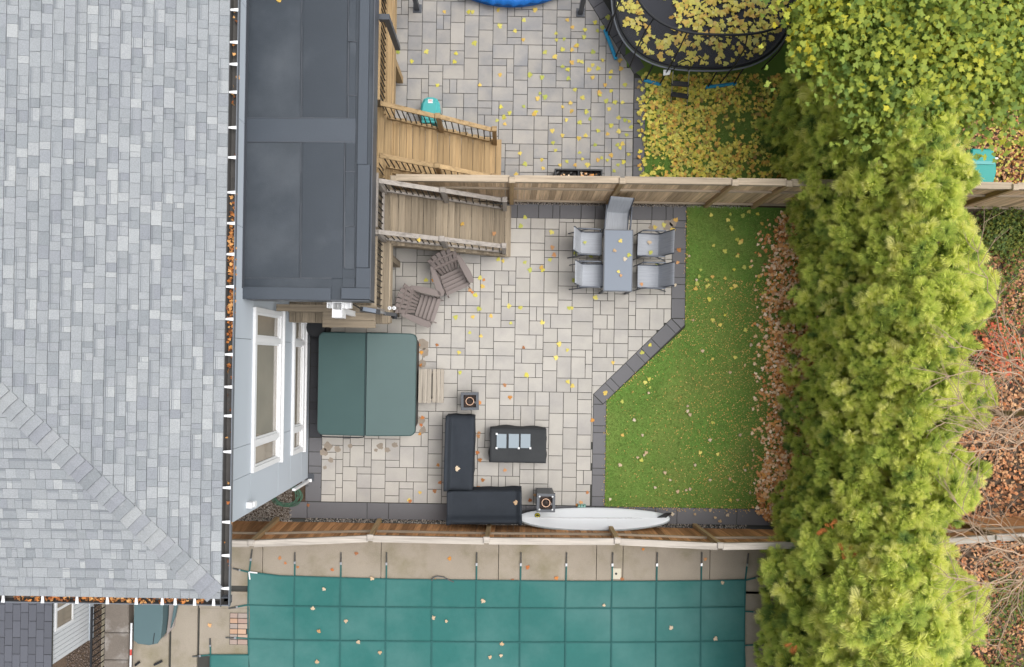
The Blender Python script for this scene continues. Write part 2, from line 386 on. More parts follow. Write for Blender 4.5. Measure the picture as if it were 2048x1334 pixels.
def border(parent, p0, p1, wd, side, pieces, m, name='border_paver'):
    """a row of edging slabs from p0 to p1, wd wide to the given side"""
    p0, p1 = Vector(p0), Vector(p1); d = (p1-p0).normalized(); L = (p1-p0).length; n = Vector((-d.y, d.x))*side; t = 0; k = 0
    while t < L-.02:
        ln = min(pieces[k % len(pieces)], L-t); k += 1
        if L-t-ln < .1: ln = L-t
        b = MB(); g = .006
        q = [p0+d*(t+g)+n*g, p0+d*(t+ln-g)+n*g, p0+d*(t+ln-g)+n*(wd-g), p0+d*(t+g)+n*(wd-g)]
        b.prism([(v.x, v.y) for v in q], -.05, R.uniform(-.002,.002), .004); b.build(name, m, parent); t += ln
MIX = [.495,.33,.165,.495,.33,.33,.165,.33]
border(low, (-2.5,3.288), (4.085,3.288), .335, 1, MIX, M['border'])
border(low, (3.76,3.284), (3.765,1.01), .32, 1, MIX[2:]+MIX[:2], M['border'])
border(low, A0, A1, .325, 1, [.165,.495,.33,.165,.33,.495,.165,.4], M['border'])
border(low, (1.978,-1.022), (1.978,-3.40), .31, 1, [.5,.16,.5,.33,.16,.5,.16,.4], M['border'])
border(low, (-5.07,-3.40), (6.15,-3.40), .385, -1, [.42,1.4,.5,1.4,1.2,.6,.6,.6], M['border'])
border(low, (-4.327,-3.39), (-4.327,-1.9), .305, 1, [.33,.33,.165,.33,.5], M['border'])
border(low, (-4.327,-1.9), (-4.327,2.4), .305, 1, [.33,.33,.165,.33,.5], M['borderwetshade'])
border(low, (-4.7,-3.39), (-4.7,-2.9), .35, -1, [.36,.36], M['border'])
# joint corner piece where the diagonal meets the straight edge
b = MB(); b.prism([(1.984,-.806),(2.192,-1.014),(1.984,-1.014)], -.05, -.001, .003); b.build('border_paver', M['border'], low); b = MB(); b.prism([(2.215,-1.03),(2.215,-1.015),(2.284,-.95),(2.284,-1.03)], -.05, -.001, .003); b.build('border_paver', M['border'], low); b = MB(); b.prism([(3.785,.996),(4.08,.996),(4.08,.86),(4.002,.785)], -.05, -.001, .003); b.build('border_paver', M['border'], low)
up = tag(link(None, 'upper_patio', None, (0,0,0)), kind='structure')
b = MB(); b.add([(-3.2,3.70,-.014),(3.13,3.70,-.014),(3.13,9.2,-.014),(-3.2,9.2,-.014)], [(0,1,2,3)]); b.build('joint_bed', M['joint'], up)
hide_up = [(-9,-2.62,0,9),(-2.6,-.05,3.9,4.95)]
UC0, UC1 = P(1268,148), P(1238,100)
un = Vector((UC0.y-UC1.y, -(UC0.x-UC1.x))).normalized()
un = un if un.x > 0 else -un
pave(up, tiling(36, 32, random.Random(9)), -3.135, 3.86, lambda cx, cy: [(1,0,2.81),(un.x,un.y,un.dot(UC0.xy))], M['paver2'], hide_up, 300, 'paver')
border(up, (2.815,3.72), (2.815,6.6), .27, -1, MIX, M['border'])
border(up, UC0.xy+Vector((.01,0)), UC0.xy+Vector((.01,0))+(UC1.xy-UC0.xy).normalized()*2.2, .3, -1, MIX, M['border'])
border(up, (-1.0,3.86), (2.80,3.86), .14, -1, [.5,.33,.6], M['paver2'], 'edge_paver')
# lawns
lawn_pts = [(2.29,-3.395),(6.2,-3.395),(6.2,-3.42),(8.2,-3.6),(8.2,3.6),(4.09,3.64),(4.09,.80),(2.29,-.94)]
lawn = sheet('lawn', lawn_pts, -.05, .004, M['turf'])
upl = sheet('upper_lawn', [(3.09,3.72),(8.3,3.72),(8.3,10),(2.6,10),(2.6,6.9),(3.09,6.55)], -.05, .0, M['turf'])
def inside(x, y, poly):
    c = False; n = len(poly)
    for i in range(n):
        x0, y0 = poly[i]; x1, y1 = poly[i-1]
        if (y0 > y) != (y1 > y) and x < (x1-x0)*(y-y0)/(y1-y0)+x0: c = not c
    return c
def blades(name, poly, n, hgt, dens=None):
    pts = []; xs = [p[0] for p in poly]; ys = [p[1] for p in poly]
    while len(pts) < n:
        x, y = R.uniform(min(xs), max(xs)), R.uniform(min(ys), max(ys))
        if inside(x, y, poly): pts.append((x, y, 0))
    pts = np.array(pts); k = len(pts); yaw = NR.uniform(0, 6.28, k); h = hgt*NR.uniform(.6, 1.3, k); lean = NR.uniform(.2, 1.0, k)*h
    dx, dy = np.cos(yaw), np.sin(yaw); wd = NR.uniform(.004, .009, k)
    a = pts+np.stack([-dy*wd, dx*wd, 0*wd], 1); c = pts+np.stack([dy*wd, -dx*wd, 0*wd], 1)
    t = pts+np.stack([dx*lean, dy*lean, h], 1)
    V = np.stack([a, c, t], 1).reshape(-1, 3)
    return link(fast(name, V, np.arange(3*k).reshape(-1,3), M['blade']), name, None, kind='stuff')
blades('grass', [(2.277,-3.40),(6.4,-3.40),(6.4,3.55),(4.078,3.6),(4.078,.80),(2.277,-.95)], 60000, .035)
blades('upper_grass', [(3.1,3.75),(6.6,3.75),(6.6,6.6),(3.1,6.6)], 14000, .035)
# pool deck slabs
pd = tag(link(None, 'pool_deck', None, (0,0,0)), kind='structure')
yT, yB = P(1000,1080).y, P(1000,1180).y
xs = [P(u,1120).x for u in (395,525,762,997,1193,1246,1420,1600)]
for x0, x1 in zip(xs, xs[1:]):
    b = MB(); b.prism([(x0+.006,yB),(x1-.006,yB),(x1-.006,yT+.02),(x0+.006,yT+.02)], -.05, .0, .006); b.build('concrete_slab', M['concrete'], pd)
for (u0,v0,u1,v1) in ((340,1183,396,1420),(398,1183,500,1216),(398,1217,500,1312),(1487,1183,1600,1420),(200,1130,340,1420)):
    a, c = P(u0,v1), P(u1,v0); b = MB(); b.prism([(a.x,a.y),(c.x-.008,a.y),(c.x-.008,c.y-.008),(a.x,c.y-.008)], -.05, 0, .006); b.build('concrete_slab', M['concrete'], pd)
b = MB(); b.add([(-8,-9,-.045),(7,-9,-.045),(7,-3.8,-.045),(-8,-3.8,-.045)], [(0,1,2,3)]); b.build('joint_bed', M['joint'], pd)
# gravel in the corner by the house and along the fence feet
def gravel(name, spots, m, r0, r1):
    tv = np.array([(1,0,0),(-1,0,0),(0,1,0),(0,-1,0),(0,0,.6),(0,0,-.6)], float); tt = np.array([(0,2,4),(2,1,4),(1,3,4),(3,0,4),(2,0,5),(1,2,5),(3,1,5),(0,3,5)])
    T = np.array(spots); k = len(T); s = NR.uniform(r0, r1, k); Z = NR.normal(0, .4, (k,3))+np.array([0,0,1.])
    V, F_ = scatter(tv*np.array([1,.75,.8]), tt, frames(Z, NR.uniform(0,6.28,k), s), T)
    return link(fast(name, V, F_, m), name, None, kind='stuff')
sp = []
for _ in range(4200):
    u, v = R.uniform(440,583), R.uniform(975,1046); sp.append(tuple(P(u,v))[:2]+(R.uniform(-.02,.012),))
for _ in range(1500):
    sp.append((R.uniform(-4.7,5.6), -3.80+R.uniform(-.06,.02), R.uniform(-.01,.01)))
for _ in range(900):
    sp.append((R.uniform(-.1,5.5), 3.63+R.uniform(-.03,.03), R.uniform(-.01,.01)))
gravel('gravel', sp, M['pebble'], .009, .024)
sp = [tuple(P(R.uniform(130,222), R.uniform(1190,1400)))[:2]+(R.uniform(-.05,-.03),) for _ in range(3500)]
gravel('pebble_ground', sp, mat('brown_pebble', None, .9, ramp=[S(92,80,72), S(128,112,102), S(150,134,122), S(84,72,62)]), .01, .028)

# ---------------------------------------------------------------- the house
EX, EY, EZ, SL = -4.17, -3.58, 5.9, .15
hs_ = thing('house', (-7, 0, 0), 'large house with pale grey shingle hip roof and blue grey walls at left', 'house')
XL, YT = -9.5, 9.5
def zr(x, y):
    return EZ+SL*min(max(EX-x, 0), max(y-EY, 0))
b = MB()
tR = YT-EY
b.add([(EX,EY,EZ-.012),(EX,YT,EZ-.012),(XL,YT,EZ-.012+SL*(EX-XL)),(XL,EY+(EX-XL),EZ-.012+SL*(EX-XL)),(XL,EY,EZ-.012)], [(0,1,2,3),(0,3,4)])
b.build('roof_deck', M['drip'], hs_)
b = MB(); b.box(XL, EX-.02, EY+.02, YT, EZ-.28, EZ-.06); b.build('soffit', M['white'], hs_)
def tab(s, a0, a1, c0, c1, thick, side):
    """one shingle tab: a along the eave, c up the slope (plan distance), butt edge proud of the course below"""
    lo, hi = .003, .003
    if side == 'r':
        f = lambda a, c, up_: (EX-c, a, EZ+SL*c+up_)
    else: f = lambda a, c, up_: (a, EY+c, EZ+SL*c+up_)
    q = [(a0,c0),(a1,c0),(a1,c1),(a0,c1)]
    if side == 'r': q = clip(q, [(-1,1,-EY)])     # stop at the hip
    else: q = clip(q, [(1,1,EX)])
    if len(q) < 3: return 0
    n = len(q); ar = abs(sum(q[k][0]*q[(k+1)%n][1]-q[(k+1)%n][0]*q[k][1] for k in range(n)))/2
    top = [f(a, c, thick*(1-(c-c0)/(c1-c0)*.75)+.004) for a, c in q]; bot = [f(a, c, -.008) for a, c in q]
    idx = list(range(n)) if side == 'b' else list(reversed(range(n)))
    s.add(top+bot, [tuple(idx)]+[(idx[(k+1)%n]+0, idx[k], idx[k]+n, idx[(k+1)%n]+n) for k in range(n)]); return ar
EXP = .147
tabs = []
def course(side, c0, a0, a1, lift):
    a = a0-R.uniform(0,.2)
    while a < a1:
        wd = R.choice([.08,.11,.13,.15,.17,.19,.22]); tabs.append((side, a+.002, a+wd-.002, c0, c0+EXP-.006, .006+R.choice([0,0,.006])+R.uniform(0,.002), R.random())); a += wd
n = int((EX-XL)/EXP)
for k in range(n):
    course('r', k*EXP, EY, 6.0, 0)
    if k < 26: course('b', k*EXP, -9.0, EX, 0)
pieces = []; rest = MB(); bands = MB(); soft = MB()
seen = []
for t in tabs:
    side, a0, a1, c0, c1, th, q = t
    x, y = (EX-c0, (a0+a1)/2) if side == 'r' else ((a0+a1)/2, EY+c0)
    u, v = px(x, y, zr(x, y)); seen.append((0 if -60 < u < 2053 and -60 < v < 1339 else 1, -(a1-a0), t))
seen.sort(key=lambda s: s[:2]); cnt = 0
for vis, ww, (side, a0, a1, c0, c1, th, q) in seen:
    if vis: continue
    m = MB(); ar = tab(m, a0, a1, c0, c1, th, side)
    if ar == 0: continue
    if cnt < 300 and ar > .02: m.build('shingle', M['shingle'], hs_); cnt += 1
    else: rest.v, rest.f, rest.mi = rest.v, rest.f, rest.mi; rest.add(m.v, m.f)
    if q < .48 and ar > .75*(a1-a0)*EXP:      # darker granule band that paints in the shade below the next butt edge
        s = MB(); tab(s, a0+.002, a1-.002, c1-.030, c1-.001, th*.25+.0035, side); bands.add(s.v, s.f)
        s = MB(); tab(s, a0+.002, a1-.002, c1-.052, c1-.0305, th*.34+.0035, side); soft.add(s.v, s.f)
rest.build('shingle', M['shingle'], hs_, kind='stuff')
bands.build('granule_shade_band', M['shadeband'], hs_, kind='stuff'); soft.build('granule_shade_band', M['softband'], hs_, kind='stuff')
k = 0; t = .10
while t < 5.2:                                # hip caps, each bent over the hip
    t1 = t+.155; th = .028
    def hp(tt, off, zz):   # tt along plan hip, off sideways
        x = EX-tt/math.sqrt(2)-off/math.sqrt(2); y = EY+tt/math.sqrt(2)-off/math.sqrt(2)
        return (x, y, zr(x, y)+zz)
    b = MB(); hw = .155
    V = [hp(t,-hw,.012+th),hp(t,0,.012+th),hp(t,hw,.012+th),hp(t1+.02,hw,.008),hp(t1+.02,0,.008),hp(t1+.02,-hw,.008)]
    V += [(x,y,z-.02) for x,y,z in V]
    b.add(V, [(0,5,4,1),(1,4,3,2),(0,1,7,6),(1,2,8,7),(2,3,9,8),(5,0,6,11)]); b.build('hip_cap', M['hip'], hs_); t = t1
def trough(p0, p1, n, name):
    """eaves gutter from p0 to p1, open on top; n points outward"""
    p0, p1, n = Vector(p0), Vector(p1), Vector(n); b = MB(); wd = .125; z0, z1 = EZ-.15, EZ-.03
    prof = [(0.0,z1+.02),(0.004,z1+.02),(.004,z0+.01),(wd-.03,z0+.01),(wd-.012,z1-.03),(wd-.012,z1),(wd,z1),(wd,z1-.03),(wd-.02,z0),(0,z0)]
    vs = []
    for p in (p0, p1):
        for o, z in prof: vs.append((p.x+n.x*o, p.y+n.y*o, z))
    k = len(prof); fs = [(i,(i+1)%k,k+(i+1)%k,k+i) for i in range(k)]
    b.add(vs, fs); o = b.build(name, [M['gutter'], M['gutterin']], hs_)
    for i in (1, 2, 3): o.data.polygons[i].material_index = 1
    return o
trough((EX-.01,EY-.13,0), (EX-.01,YT,0), (1,0,0), 'gutter')
trough((XL,EY+.01,0), (EX+.11,EY+.01,0), (0,-1,0), 'gutter')
def hanger(c, n):
    c, n = Vector(c), Vector(n); t = Vector((-n.y, n.x, 0)); z = EZ-.022; b = MB()
    q = [c-t*.014, c+t*.014, c+n*.118+t*.024, c+n*.118-t*.024]
    b.prism([(p.x,p.y) for p in q], z-.006, z+.004); b.build('gutter_hanger', M['white'], hs_)
for v in (18,83,127,183,254,314,384,446,508,573,638,709,774,832,904,976,1045,1112,1178):
    p = P(458,v,EZ); hanger((EX-.005,p.y,0), (1,0,0))
for u in (4,83,152,213,271,323,349,388,426):
    p = P(u,1203,EZ); hanger((p.x,EY+.005,0), (0,-1,0))
# leaves caught in the gutter
TR = []
for _ in range(480):
    if R.random() < .5:
        p = P(458, R.triangular(385,760,540) if R.random() < .85 else R.uniform(0,1150), EZ); TR.append((EX+R.uniform(.01,.1), p.y, EZ-.10+R.uniform(0,.05)))
    else:
        p = P(R.uniform(20,405),1205,EZ); TR.append((p.x, EY-R.uniform(.01,.1), EZ-.10+R.uniform(0,.06)))
GUTTER_LEAVES = np.array(TR)
# east wall: siding panels set round the windows, joints recessed
WX = HOUSE_X
b = MB(); b.box(WX-6, WX-.03, HOUSE_Y+.03, YT, -.05, EZ-.3); b.build('wall', M['joint'], hs_)
b = MB(); b.box(WX-6, WX-.02, HOUSE_Y, HOUSE_Y+.028, 0, EZ-.3); b.build('wall_panel', M['panelblue'], hs_)
YS = [HOUSE_Y, -2.14, -1.60, .28, .87]
ZS = [.0, .52, 1.30, 2.07, 3.55, EZ-.28]
def panel(y0, y1, z0, z1):
    b = MB(); b.box(WX-.03, WX, y0+.004, y1-.004, z0+.004, z1-.004); b.build('wall_panel', M['panelblue'], hs_)
for (z0, z1, win) in ((.0,.52,0),(.52,1.30,1),(1.30,2.07,0),(2.07,3.55,1),(3.55,EZ-.28,0)):
    cuts = [HOUSE_Y,-2.14,-1.60,.28,.87,2.2,4,6,8] if not win else None
    if not win:
        cuts = [HOUSE_Y+.002,-2.14,-1.60,.28,2.2,4,6,8]
        if z0 in (.0, 1.30): cuts = [HOUSE_Y+.002,-1.60,.28,2.2,4,6,8]
        for y0, y1 in zip(cuts, cuts[1:]): panel(y0, y1, z0, z1)
    else:
        panel(HOUSE_Y+.002, -2.14, z0, z1)
        for y0, y1 in ((.87,2.2),(2.2,4),(4,6),(6,8)): panel(y0, y1, z0, z1)
def window(y0, y1, z0, z1):
    """a three-light window: white frame, mullions, panes"""
    b = MB(); d = .05; fw = .09
    b.box(WX-.10, WX+d, y0, y1, z0, z0+fw); b.box(WX-.10, WX+d, y0, y1, z1-fw, z1)
    b.box(WX-.10, WX+d, y0, y0+fw, z0+fw, z1-fw); b.box(WX-.10, WX+d, y1-fw, y1, z0+fw, z1-fw)
    fr = b.build('window', M['white'], hs_)
    ms = [-1.60, .28]; ys = [y0+fw]+[q for mq in ms for q in (mq-.05, mq+.05)]+[y1-fw]
    for mq in ms:
        b = MB(); b.box(WX-.10, WX+d-.004, mq-.05, mq+.05, z0+fw, z1-fw); b.build('mullion', M['white'], fr)
    for y0_, y1_ in zip(ys[::2], ys[1::2]):
        b = MB(); g = .04
        b.box(WX-.06, WX+.012, y0_, y1_, z0+fw, z0+fw+g); b.box(WX-.06, WX+.012, y0_, y1_, z1-fw-g, z1-fw)
        b.box(WX-.06, WX+.012, y0_, y0_+g, z0+fw+g, z1-fw-g); b.box(WX-.06, WX+.012, y1_-g, y1_, z0+fw+g, z1-fw-g)
        b.build('sash', M['white'], fr)
        b = MB(); b.box(WX-.028, WX-.016, y0_+g, y1_-g, z0+fw+g, z1-fw-g); b.build('pane', M['glass'], fr)
    b = MB(); b.box(WX+.0, WX+.09, y0-.03, y1+.03, z0-.035, z0); b.build('sill', M['white'], fr)
window(-2.14, .87, 2.07, 3.55); window(-2.14, .87, .52, 1.30)
wl = P(494,1010,3.7)
b = MB(); b.tube([(WX,wl.y,3.62),(WX+.13,wl.y,3.62)], .06, 12); b.box(WX,WX+.10,wl.y-.055,wl.y+.055,3.63,3.74); b.build('wall_lamp', M['white'], hs_)
ds = P(612,962)
b = MB(); b.beam((WX+.05,HOUSE_Y-.04,1.2),(WX+.05,HOUSE_Y-.04,.22),.07,.05); b.beam((WX-.03,HOUSE_Y-.045,.24),(WX+.04,HOUSE_Y-.045,.06),.07,.05,up=(0,1,0)); b.beam((WX+.02,HOUSE_Y-.045,.05),(WX+.10,HOUSE_Y-.045,.03),.07,.05); b.build('downspout', M['white'], hs_)

# ---------------------------------------------------------------- flat-roofed porch
AZ = 4.0
AX = P(741,500,AZ).x; AY = P(700,600,AZ).y
an = thing('porch', ((AX+WX)/2, 5, 0), 'flat dark grey membrane roofed porch along the house wall', 'porch')
b = MB(); b.box(WX+.012, AX, AY, YT-.2, AZ-.32, AZ); b.build('roof_slab', M['membrane'], an)
b = MB(); b.box(AX+.001, AX+.022, AY-.02, YT-.2, AZ-.30, AZ+.035); b.box(WX+.06, AX+.022, AY-.022, AY-.001, AZ-.30, AZ+.035); b.build('drip_edge', M['darkmetal'], an)
def msheet(u0,v0,u1,v1,th,m,name='membrane_sheet'):
    a, c = P(u0,v1,AZ), P(u1,v0,AZ); b = MB(); b.prism([(a.x,a.y),(c.x,a.y+R.uniform(-.004,.004)),(c.x,c.y),(a.x,c.y)], AZ, AZ+th, .003)
    b.build(name, m, an)
AL = 484
for q in ((486,-60,604,237,.010,0),(605,-60,697,237,.014,0),(698,-60,714,84,.02,0),(698,85,713,192,.018,0),(697,193,712,240,.021,0),
          (486,238,712,284,.022,0),(484,285,602,556,.012,0),(603,285,689,556,.016,0),(690,285,711,453,.02,0),(690,454,710,538,.018,0),
          (484,557,664,575,.02,0),(685,557,710,575,.02,0)):
    msheet(*q[:5], M['membrane3' if q[1] == 238 else 'membrane'])
def lap(u0,v0,u1,v1):
    p0, p1 = P(u0,v0,AZ), P(u1,v1,AZ); n = 9; b = MB(); prev = None
    for k in range(n+1):
        q = p0.lerp(p1,k/n)+Vector((R.uniform(-.004,.004),R.uniform(-.004,.004),.024))
        if prev: b.beam(prev, q, R.uniform(.008,.018), .006)
        prev = q
    b.build('lap_seam', M['darkmetal'], an)
for q in ((604.5,0,604.5,236),(603,286,602.5,555),(697.5,-10,697,236),(690,286,690,536),(486,284.5,712,284.5),(697,84,715,84),(697,192,714,192),(690,344,711,344),(690,453,711,453),(484,556.5,664,556.5),(486,237,700,237)): lap(*q)
for q in ((716,-60,741,330,.05),(714,331,741,536,.055),(713,537,741,576,.05),(484,577,663,598,.06),(684,577,741,598,.06)):
    msheet(*q, M['membrane2'], 'parapet_strip')
b = MB(); b.box(WX+.012, P(484,300,AZ).x, P(484,577,AZ).y, YT-.2, AZ, AZ+.10); b.build('wall_flashing', M['darkmetal'], an)
for y in (1.3,3.3,5.3,7.5):
    b = MB(); b.box(-2.84,-2.72,y-.06,y+.06,DZ,AZ-.32); b.build('post', M['greyz'], an)
# rainwater head at the scupper
rh = P(676,610,3.75)
rw = thing('rainwater_head', (rh.x, AY-.15, 3), 'white rainwater head box at the scupper on the porch roof edge', 'rainwater head')
b = MB(); x0, x1 = P(664,610,3.85).x, P(684,610,3.85).x
b.box(x0,x1,AY-.30,AY-.025,3.55,3.56); b.box(x0,x0+.012,AY-.30,AY-.025,3.56,3.84); b.box(x1-.012,x1,AY-.30,AY-.025,3.56,3.84); b.box(x0+.012,x1-.012,AY-.30,AY-.288,3.56,3.84); b.box(x0+.012,x1-.012,AY-.037,AY-.025,3.56,3.84)
b.build('box', M['white'], rw)
b = MB(); b.box(x0+.05,x1-.05,AY-.2,AY-.1,1.75,3.55); b.build('downpipe', M['white'], rw)
b = MB(); b.add([(x0+.014,AY-.286,3.835),(x1-.014,AY-.286,3.80),(x1-.014,AY-.16,3.80),(x0+.014,AY-.16,3.835)],[(0,1,2,3)]); b.add([(x0+.014,AY-.16,3.835),(x1-.014,AY-.16,3.80),(x1-.014,AY-.16,3.6),(x0+.014,AY-.16,3.6)],[(3,2,1,0)]); b.build('cover_plate', M['white'], rw)
for sx, xx in ((-1,x0),(1,x1)):
    b = MB(); xa, xb = (xx-.10, xx-.002) if sx < 0 else (xx+.002, xx+.15)
    b.box(xa,xb,AY-.13,AY-.03,3.7,3.715); b.box(xa,xa+.02,AY-.13,AY-.03,3.715,3.82); b.box(xb-.02,xb,AY-.13,AY-.03,3.715,3.82); b.box(xa+.02,xb-.02,AY-.05,AY-.03,3.715,3.80); b.build('bracket', M['white'], rw)
# ---------------------------------------------------------------- timber decks with stairs
def deck(name, label, y0, y1, sy0, sy1, n, tread_m, rail_m, post_m, rise, gap_y, xd):
    """a deck slice y0..y1 under the porch, its rail along the outer edge and a stair between sy0 and sy1"""
    t = thing(name, (-3.0, (y0+y1)/2, 0), label, 'deck')
    x = WX+.02; k = 0
    while x < DX-.05:
        x1 = min(x+.138, DX); b = MB(); b.box(x+.004, x1-.004, y0, y1, DZ-.035, DZ+R.uniform(-.002,.002)); b.build('deck_board', M[tread_m+'y'], t); x = x1
    b = MB(); b.box(DX-.042, DX-.004, y0+.02, y1-.02, DZ-.28, DZ-.04); b.box(WX+.03, DX-.05, y0+.004, y0+.04, DZ-.28, DZ-.04); b.build('rim_joist', M[tread_m+'y'], t)
    for yy in (y0+.3, (y0+y1)/2, y1-.3):
        b = MB(); b.box(DX-.2, DX-.06, yy-.07, yy+.07, -.05, DZ-.04); b.build('deck_post', M[tread_m+'z'], t)
    rx = -2.655; zt = DZ+.95
    def hand(p0, p1, m, nb, post_at, drop=.80, wd=.09):
        """a handrail with bottom rail and black balusters between two points of the rail top"""
        p0, p1 = Vector(p0), Vector(p1); b = MB(); b.beam(p0, p1, wd, .036); b.build('handrail', m, t)
        dv = Vector((0,0,drop)); b = MB(); b.beam(p0-dv, p1-dv, .045, .07); b.build('bottom_rail', m, t)
        for i in range(nb):
            q = p0.lerp(p1, (i+.6)/nb); b = MB(); b.beam(q-dv+Vector((0,0,.03)), q-Vector((0,0,.018)), .022, .012); b.build('baluster', M['black'], t)
    def post(x, y, z0, z1, m):
        b = MB(); b.box(x-.045, x+.045, y-.045, y+.045, z0, z1); b.build('post', M[m+'z'], t)
        b = MB(); b.prism([(x-.056,y-.056),(x+.056,y-.056),(x+.056,y+.056),(x-.056,y+.056)], z1+.001, z1+.03, .012); b.build('post_cap', M[m+'x'], t)
    for (a, c, m) in gap_y:
        hand((rx,a,zt), (rx,c,zt), M[m+'y'], max(2, int(abs(c-a)/.12)), None)
    # stairs
    run = .25
    for i in range(n):
        z = DZ-rise*(i+1)+rise*0; xx = DX+run*i; yy0, yy1 = sy0-.09, sy1+.09
        for q in (0, 1):
            b = MB(); e = .004 if q else 0; b.box(xx+q*.13+.004-.012, xx+q*.13+.125-.012+(.014 if q else 0), yy0, yy1, z-.034, z+R.uniform(-.002,.002)); b.build('tread', M[tread_m+'y'], t)
        b = MB(); b.box(xx-.03, xx-.012, yy0+.03, yy1-.03, z, z+rise-.036); b.build('riser', M[tread_m+'y'], t)
    for yy in (sy0-.06, sy1+.06):
        b = MB(); L_ = run*n
        q = [(DX-.03, DZ-.05), (DX+L_-.02, DZ-rise*n-.036), (DX+L_-.02, 0), (DX+L_-.25, 0), (DX-.03, DZ-.42)]
        vs = [(p[0], yy-.019, p[1]) for p in q]+[(p[0], yy+.019, p[1]) for p in q]
        b.add(vs, [(0,1,2,3,4),(9,8,7,6,5)]+[(i,(i+1)%5,5+(i+1)%5,5+i) for i in range(5)]); b.build('stringer', M[tread_m+'x'], t)
    xe = DX+run*n-.14; xm = (rx+xe)/2-.02
    zm = DZ+.95-rise*((xm-DX)/run+.5); ze = DZ+.95-rise*n+.0
    for yy in (sy0, sy1):
        hand((rx+.05,yy,zt-.02), (xm-.045,yy,zm), M[rail_m+'x'], 10, None)
        hand((xm+.045,yy,zm-.03), (xe-.045,yy,ze-.03), M[rail_m+'x'], 8, None)
        post(xm, yy, zm-1.0, zm+.03, post_m); post(xe, yy, max(0,ze-1.05), ze+.03, post_m)
    return t
dk = deck('deck', 'weathered grey timber deck and stairs leading down to the pale patio', .70, 3.62, 2.45, 3.45, 10, 'grey', 'silver', 'silver', .145,
     ((.98,2.36,'grey'),(2.54,3.60,'silver')), DX)
for xx, yy in ((-2.655,.94),(-2.655,2.45),(-2.655,3.45)):
    b = MB(); b.box(xx-.045,xx+.045,yy-.045,yy+.045,DZ,DZ+.93); b.build('post', M['silverz'], dk)
# the broad ledge of flat boards across the deck's end
q = [(P(553,624,2.55).x, -2.60, .865, 1.0), (P(646,640,2.55).x, -2.62, .715, .858), (P(645,655,2.55).x, -2.615, .565, .708)]
for i, (x0,x1,y0,y1) in enumerate(q):
    b = MB(); b.prism([(x0,y0),(x1,y0),(x1,y1),(x0,y1)], 2.535, 2.572+i*.001, .006); b.build('ledge_board', M['palex' if 0 else 'greyx'], dk)
for xx in (-3.5,-2.8):
    b = MB(); b.beam((xx,.72,1.9),(xx,.60,2.53),.05,.09); b.build('ledge_bracket', M['greyz'], dk)
b = MB(); b.box(WX+.05,-2.66,.90,.945,DZ+.12,DZ+.19); b.build('bottom_rail', M['greyx'], dk)
for i in range(15):
    b = MB(); xx = WX+.2+i*.12; b.beam((xx,.92,DZ+.19),(xx,.92,2.535),.022,.012); b.build('baluster', M['black'], dk)
deck('deck', 'newer golden timber deck and stairs beside the grey paved patio at top', 3.70, 9.2, 3.95, 4.97, 9, 'gold', 'gold', 'gold', .16,
     ((5.03,8.1,'gold'),(3.70,3.90,'gold')), DX)
# ---------------------------------------------------------------- board fences
def fence(label, base, top, face, bm, hts, nb):
    """base and top: points under and above each post; face: +1 when the rails are on the +y side"""
    t = thing('fence', base[len(base)//2], label, 'fence')
    base = [Vector(p) for p in base]; top = [Vector(p) for p in top]
    for i in range(len(base)-1):
        B0, B1, T0, T1 = base[i], base[i+1], top[i], top[i+1]; n = max(1, round((B1-B0).length/.14)); u_, v_ = px(*((B0+B1)/2))
        off = Vector((0, -face*.03, 0))
        for k in range(n):
            a, c = (k+.02)/n, (k+.98)/n; q = [B0.lerp(B1,a), B0.lerp(B1,c), T0.lerp(T1,c), T0.lerp(T1,a)]; q[0] = q[0]+Vector((0,0,.06)); q[1] = q[1]+Vector((0,0,.06))
            jit = R.uniform(-.004,.004); th = Vector((0, .018, 0)); q = [p+off+Vector((0,jit,0)) for p in q]
            b = MB(); b.add([p-th/2 for p in q]+[p+th/2 for p in q], [(0,1,2,3),(7,6,5,4),(0,4,5,1),(1,5,6,2),(2,6,7,3),(3,7,4,0)]); b.build('fence_board', M[bm+'z'], t)
        dirx = (B1-B0).normalized()
        for hz, wd, ht in hts:
            p0, p1 = B0.lerp(T0,hz), B1.lerp(T1,hz); o = Vector((0, face*(wd/2-.02), 0)); b = MB(); b.beam(p0+o+dirx*.05, p1+o-dirx*.05, wd, ht); b.build('fence_rail', M['palex'], t)
        b = MB(); b.beam(T0+Vector((0,0,.02))+dirx*.05, T1+Vector((0,0,.02))-dirx*.05, .135, .036); b.build('fence_cap', M['palex' if face < 0 else 'whitewood'], t)
    for B, T in zip(base, top):
        b = MB(); o = Vector((0, face*.03, 0)); b.beam(B+o, T+o+Vector((0,0,.03)), .09, .09, up=(0,1,0)); b.build('fence_post', M['goldz'], t)
        b = MB(); x, y, z = T+o; b.prism([(x-.065,y-.065),(x+.065,y-.065),(x+.065,y+.065),(x-.065,y+.065)], z+.042, z+.075, .015); b.build('post_cap', M['palex' if face < 0 else 'whitewood'], t)
    return t
fy = 3.665
fence('brown board fence with flat pale cap rail between the two paved patios',
      [(x,fy,0) for x in (-2.42,.0,2.24,4.52,5.62,7.9,10.2,12.4)], [(x+dx_,fy+.01,z) for x,dx_,z in ((-2.42,0,1.92),(.0,0,1.97),(2.24,0,2.02),(4.52,0,2.03),(5.62,0,2.03),(7.9,0,2.03),(10.2,0,2.03),(12.4,0,2.03))],
      -1, 'fence', ((.62,.045,.05),(.90,.045,.06),(.06,.045,.06)), 0)
bp = [P(430,1044),P(555,1044),P(759,1044),P(980,1048),P(1217,1055),P(1389,1049),P(1560,1050)]
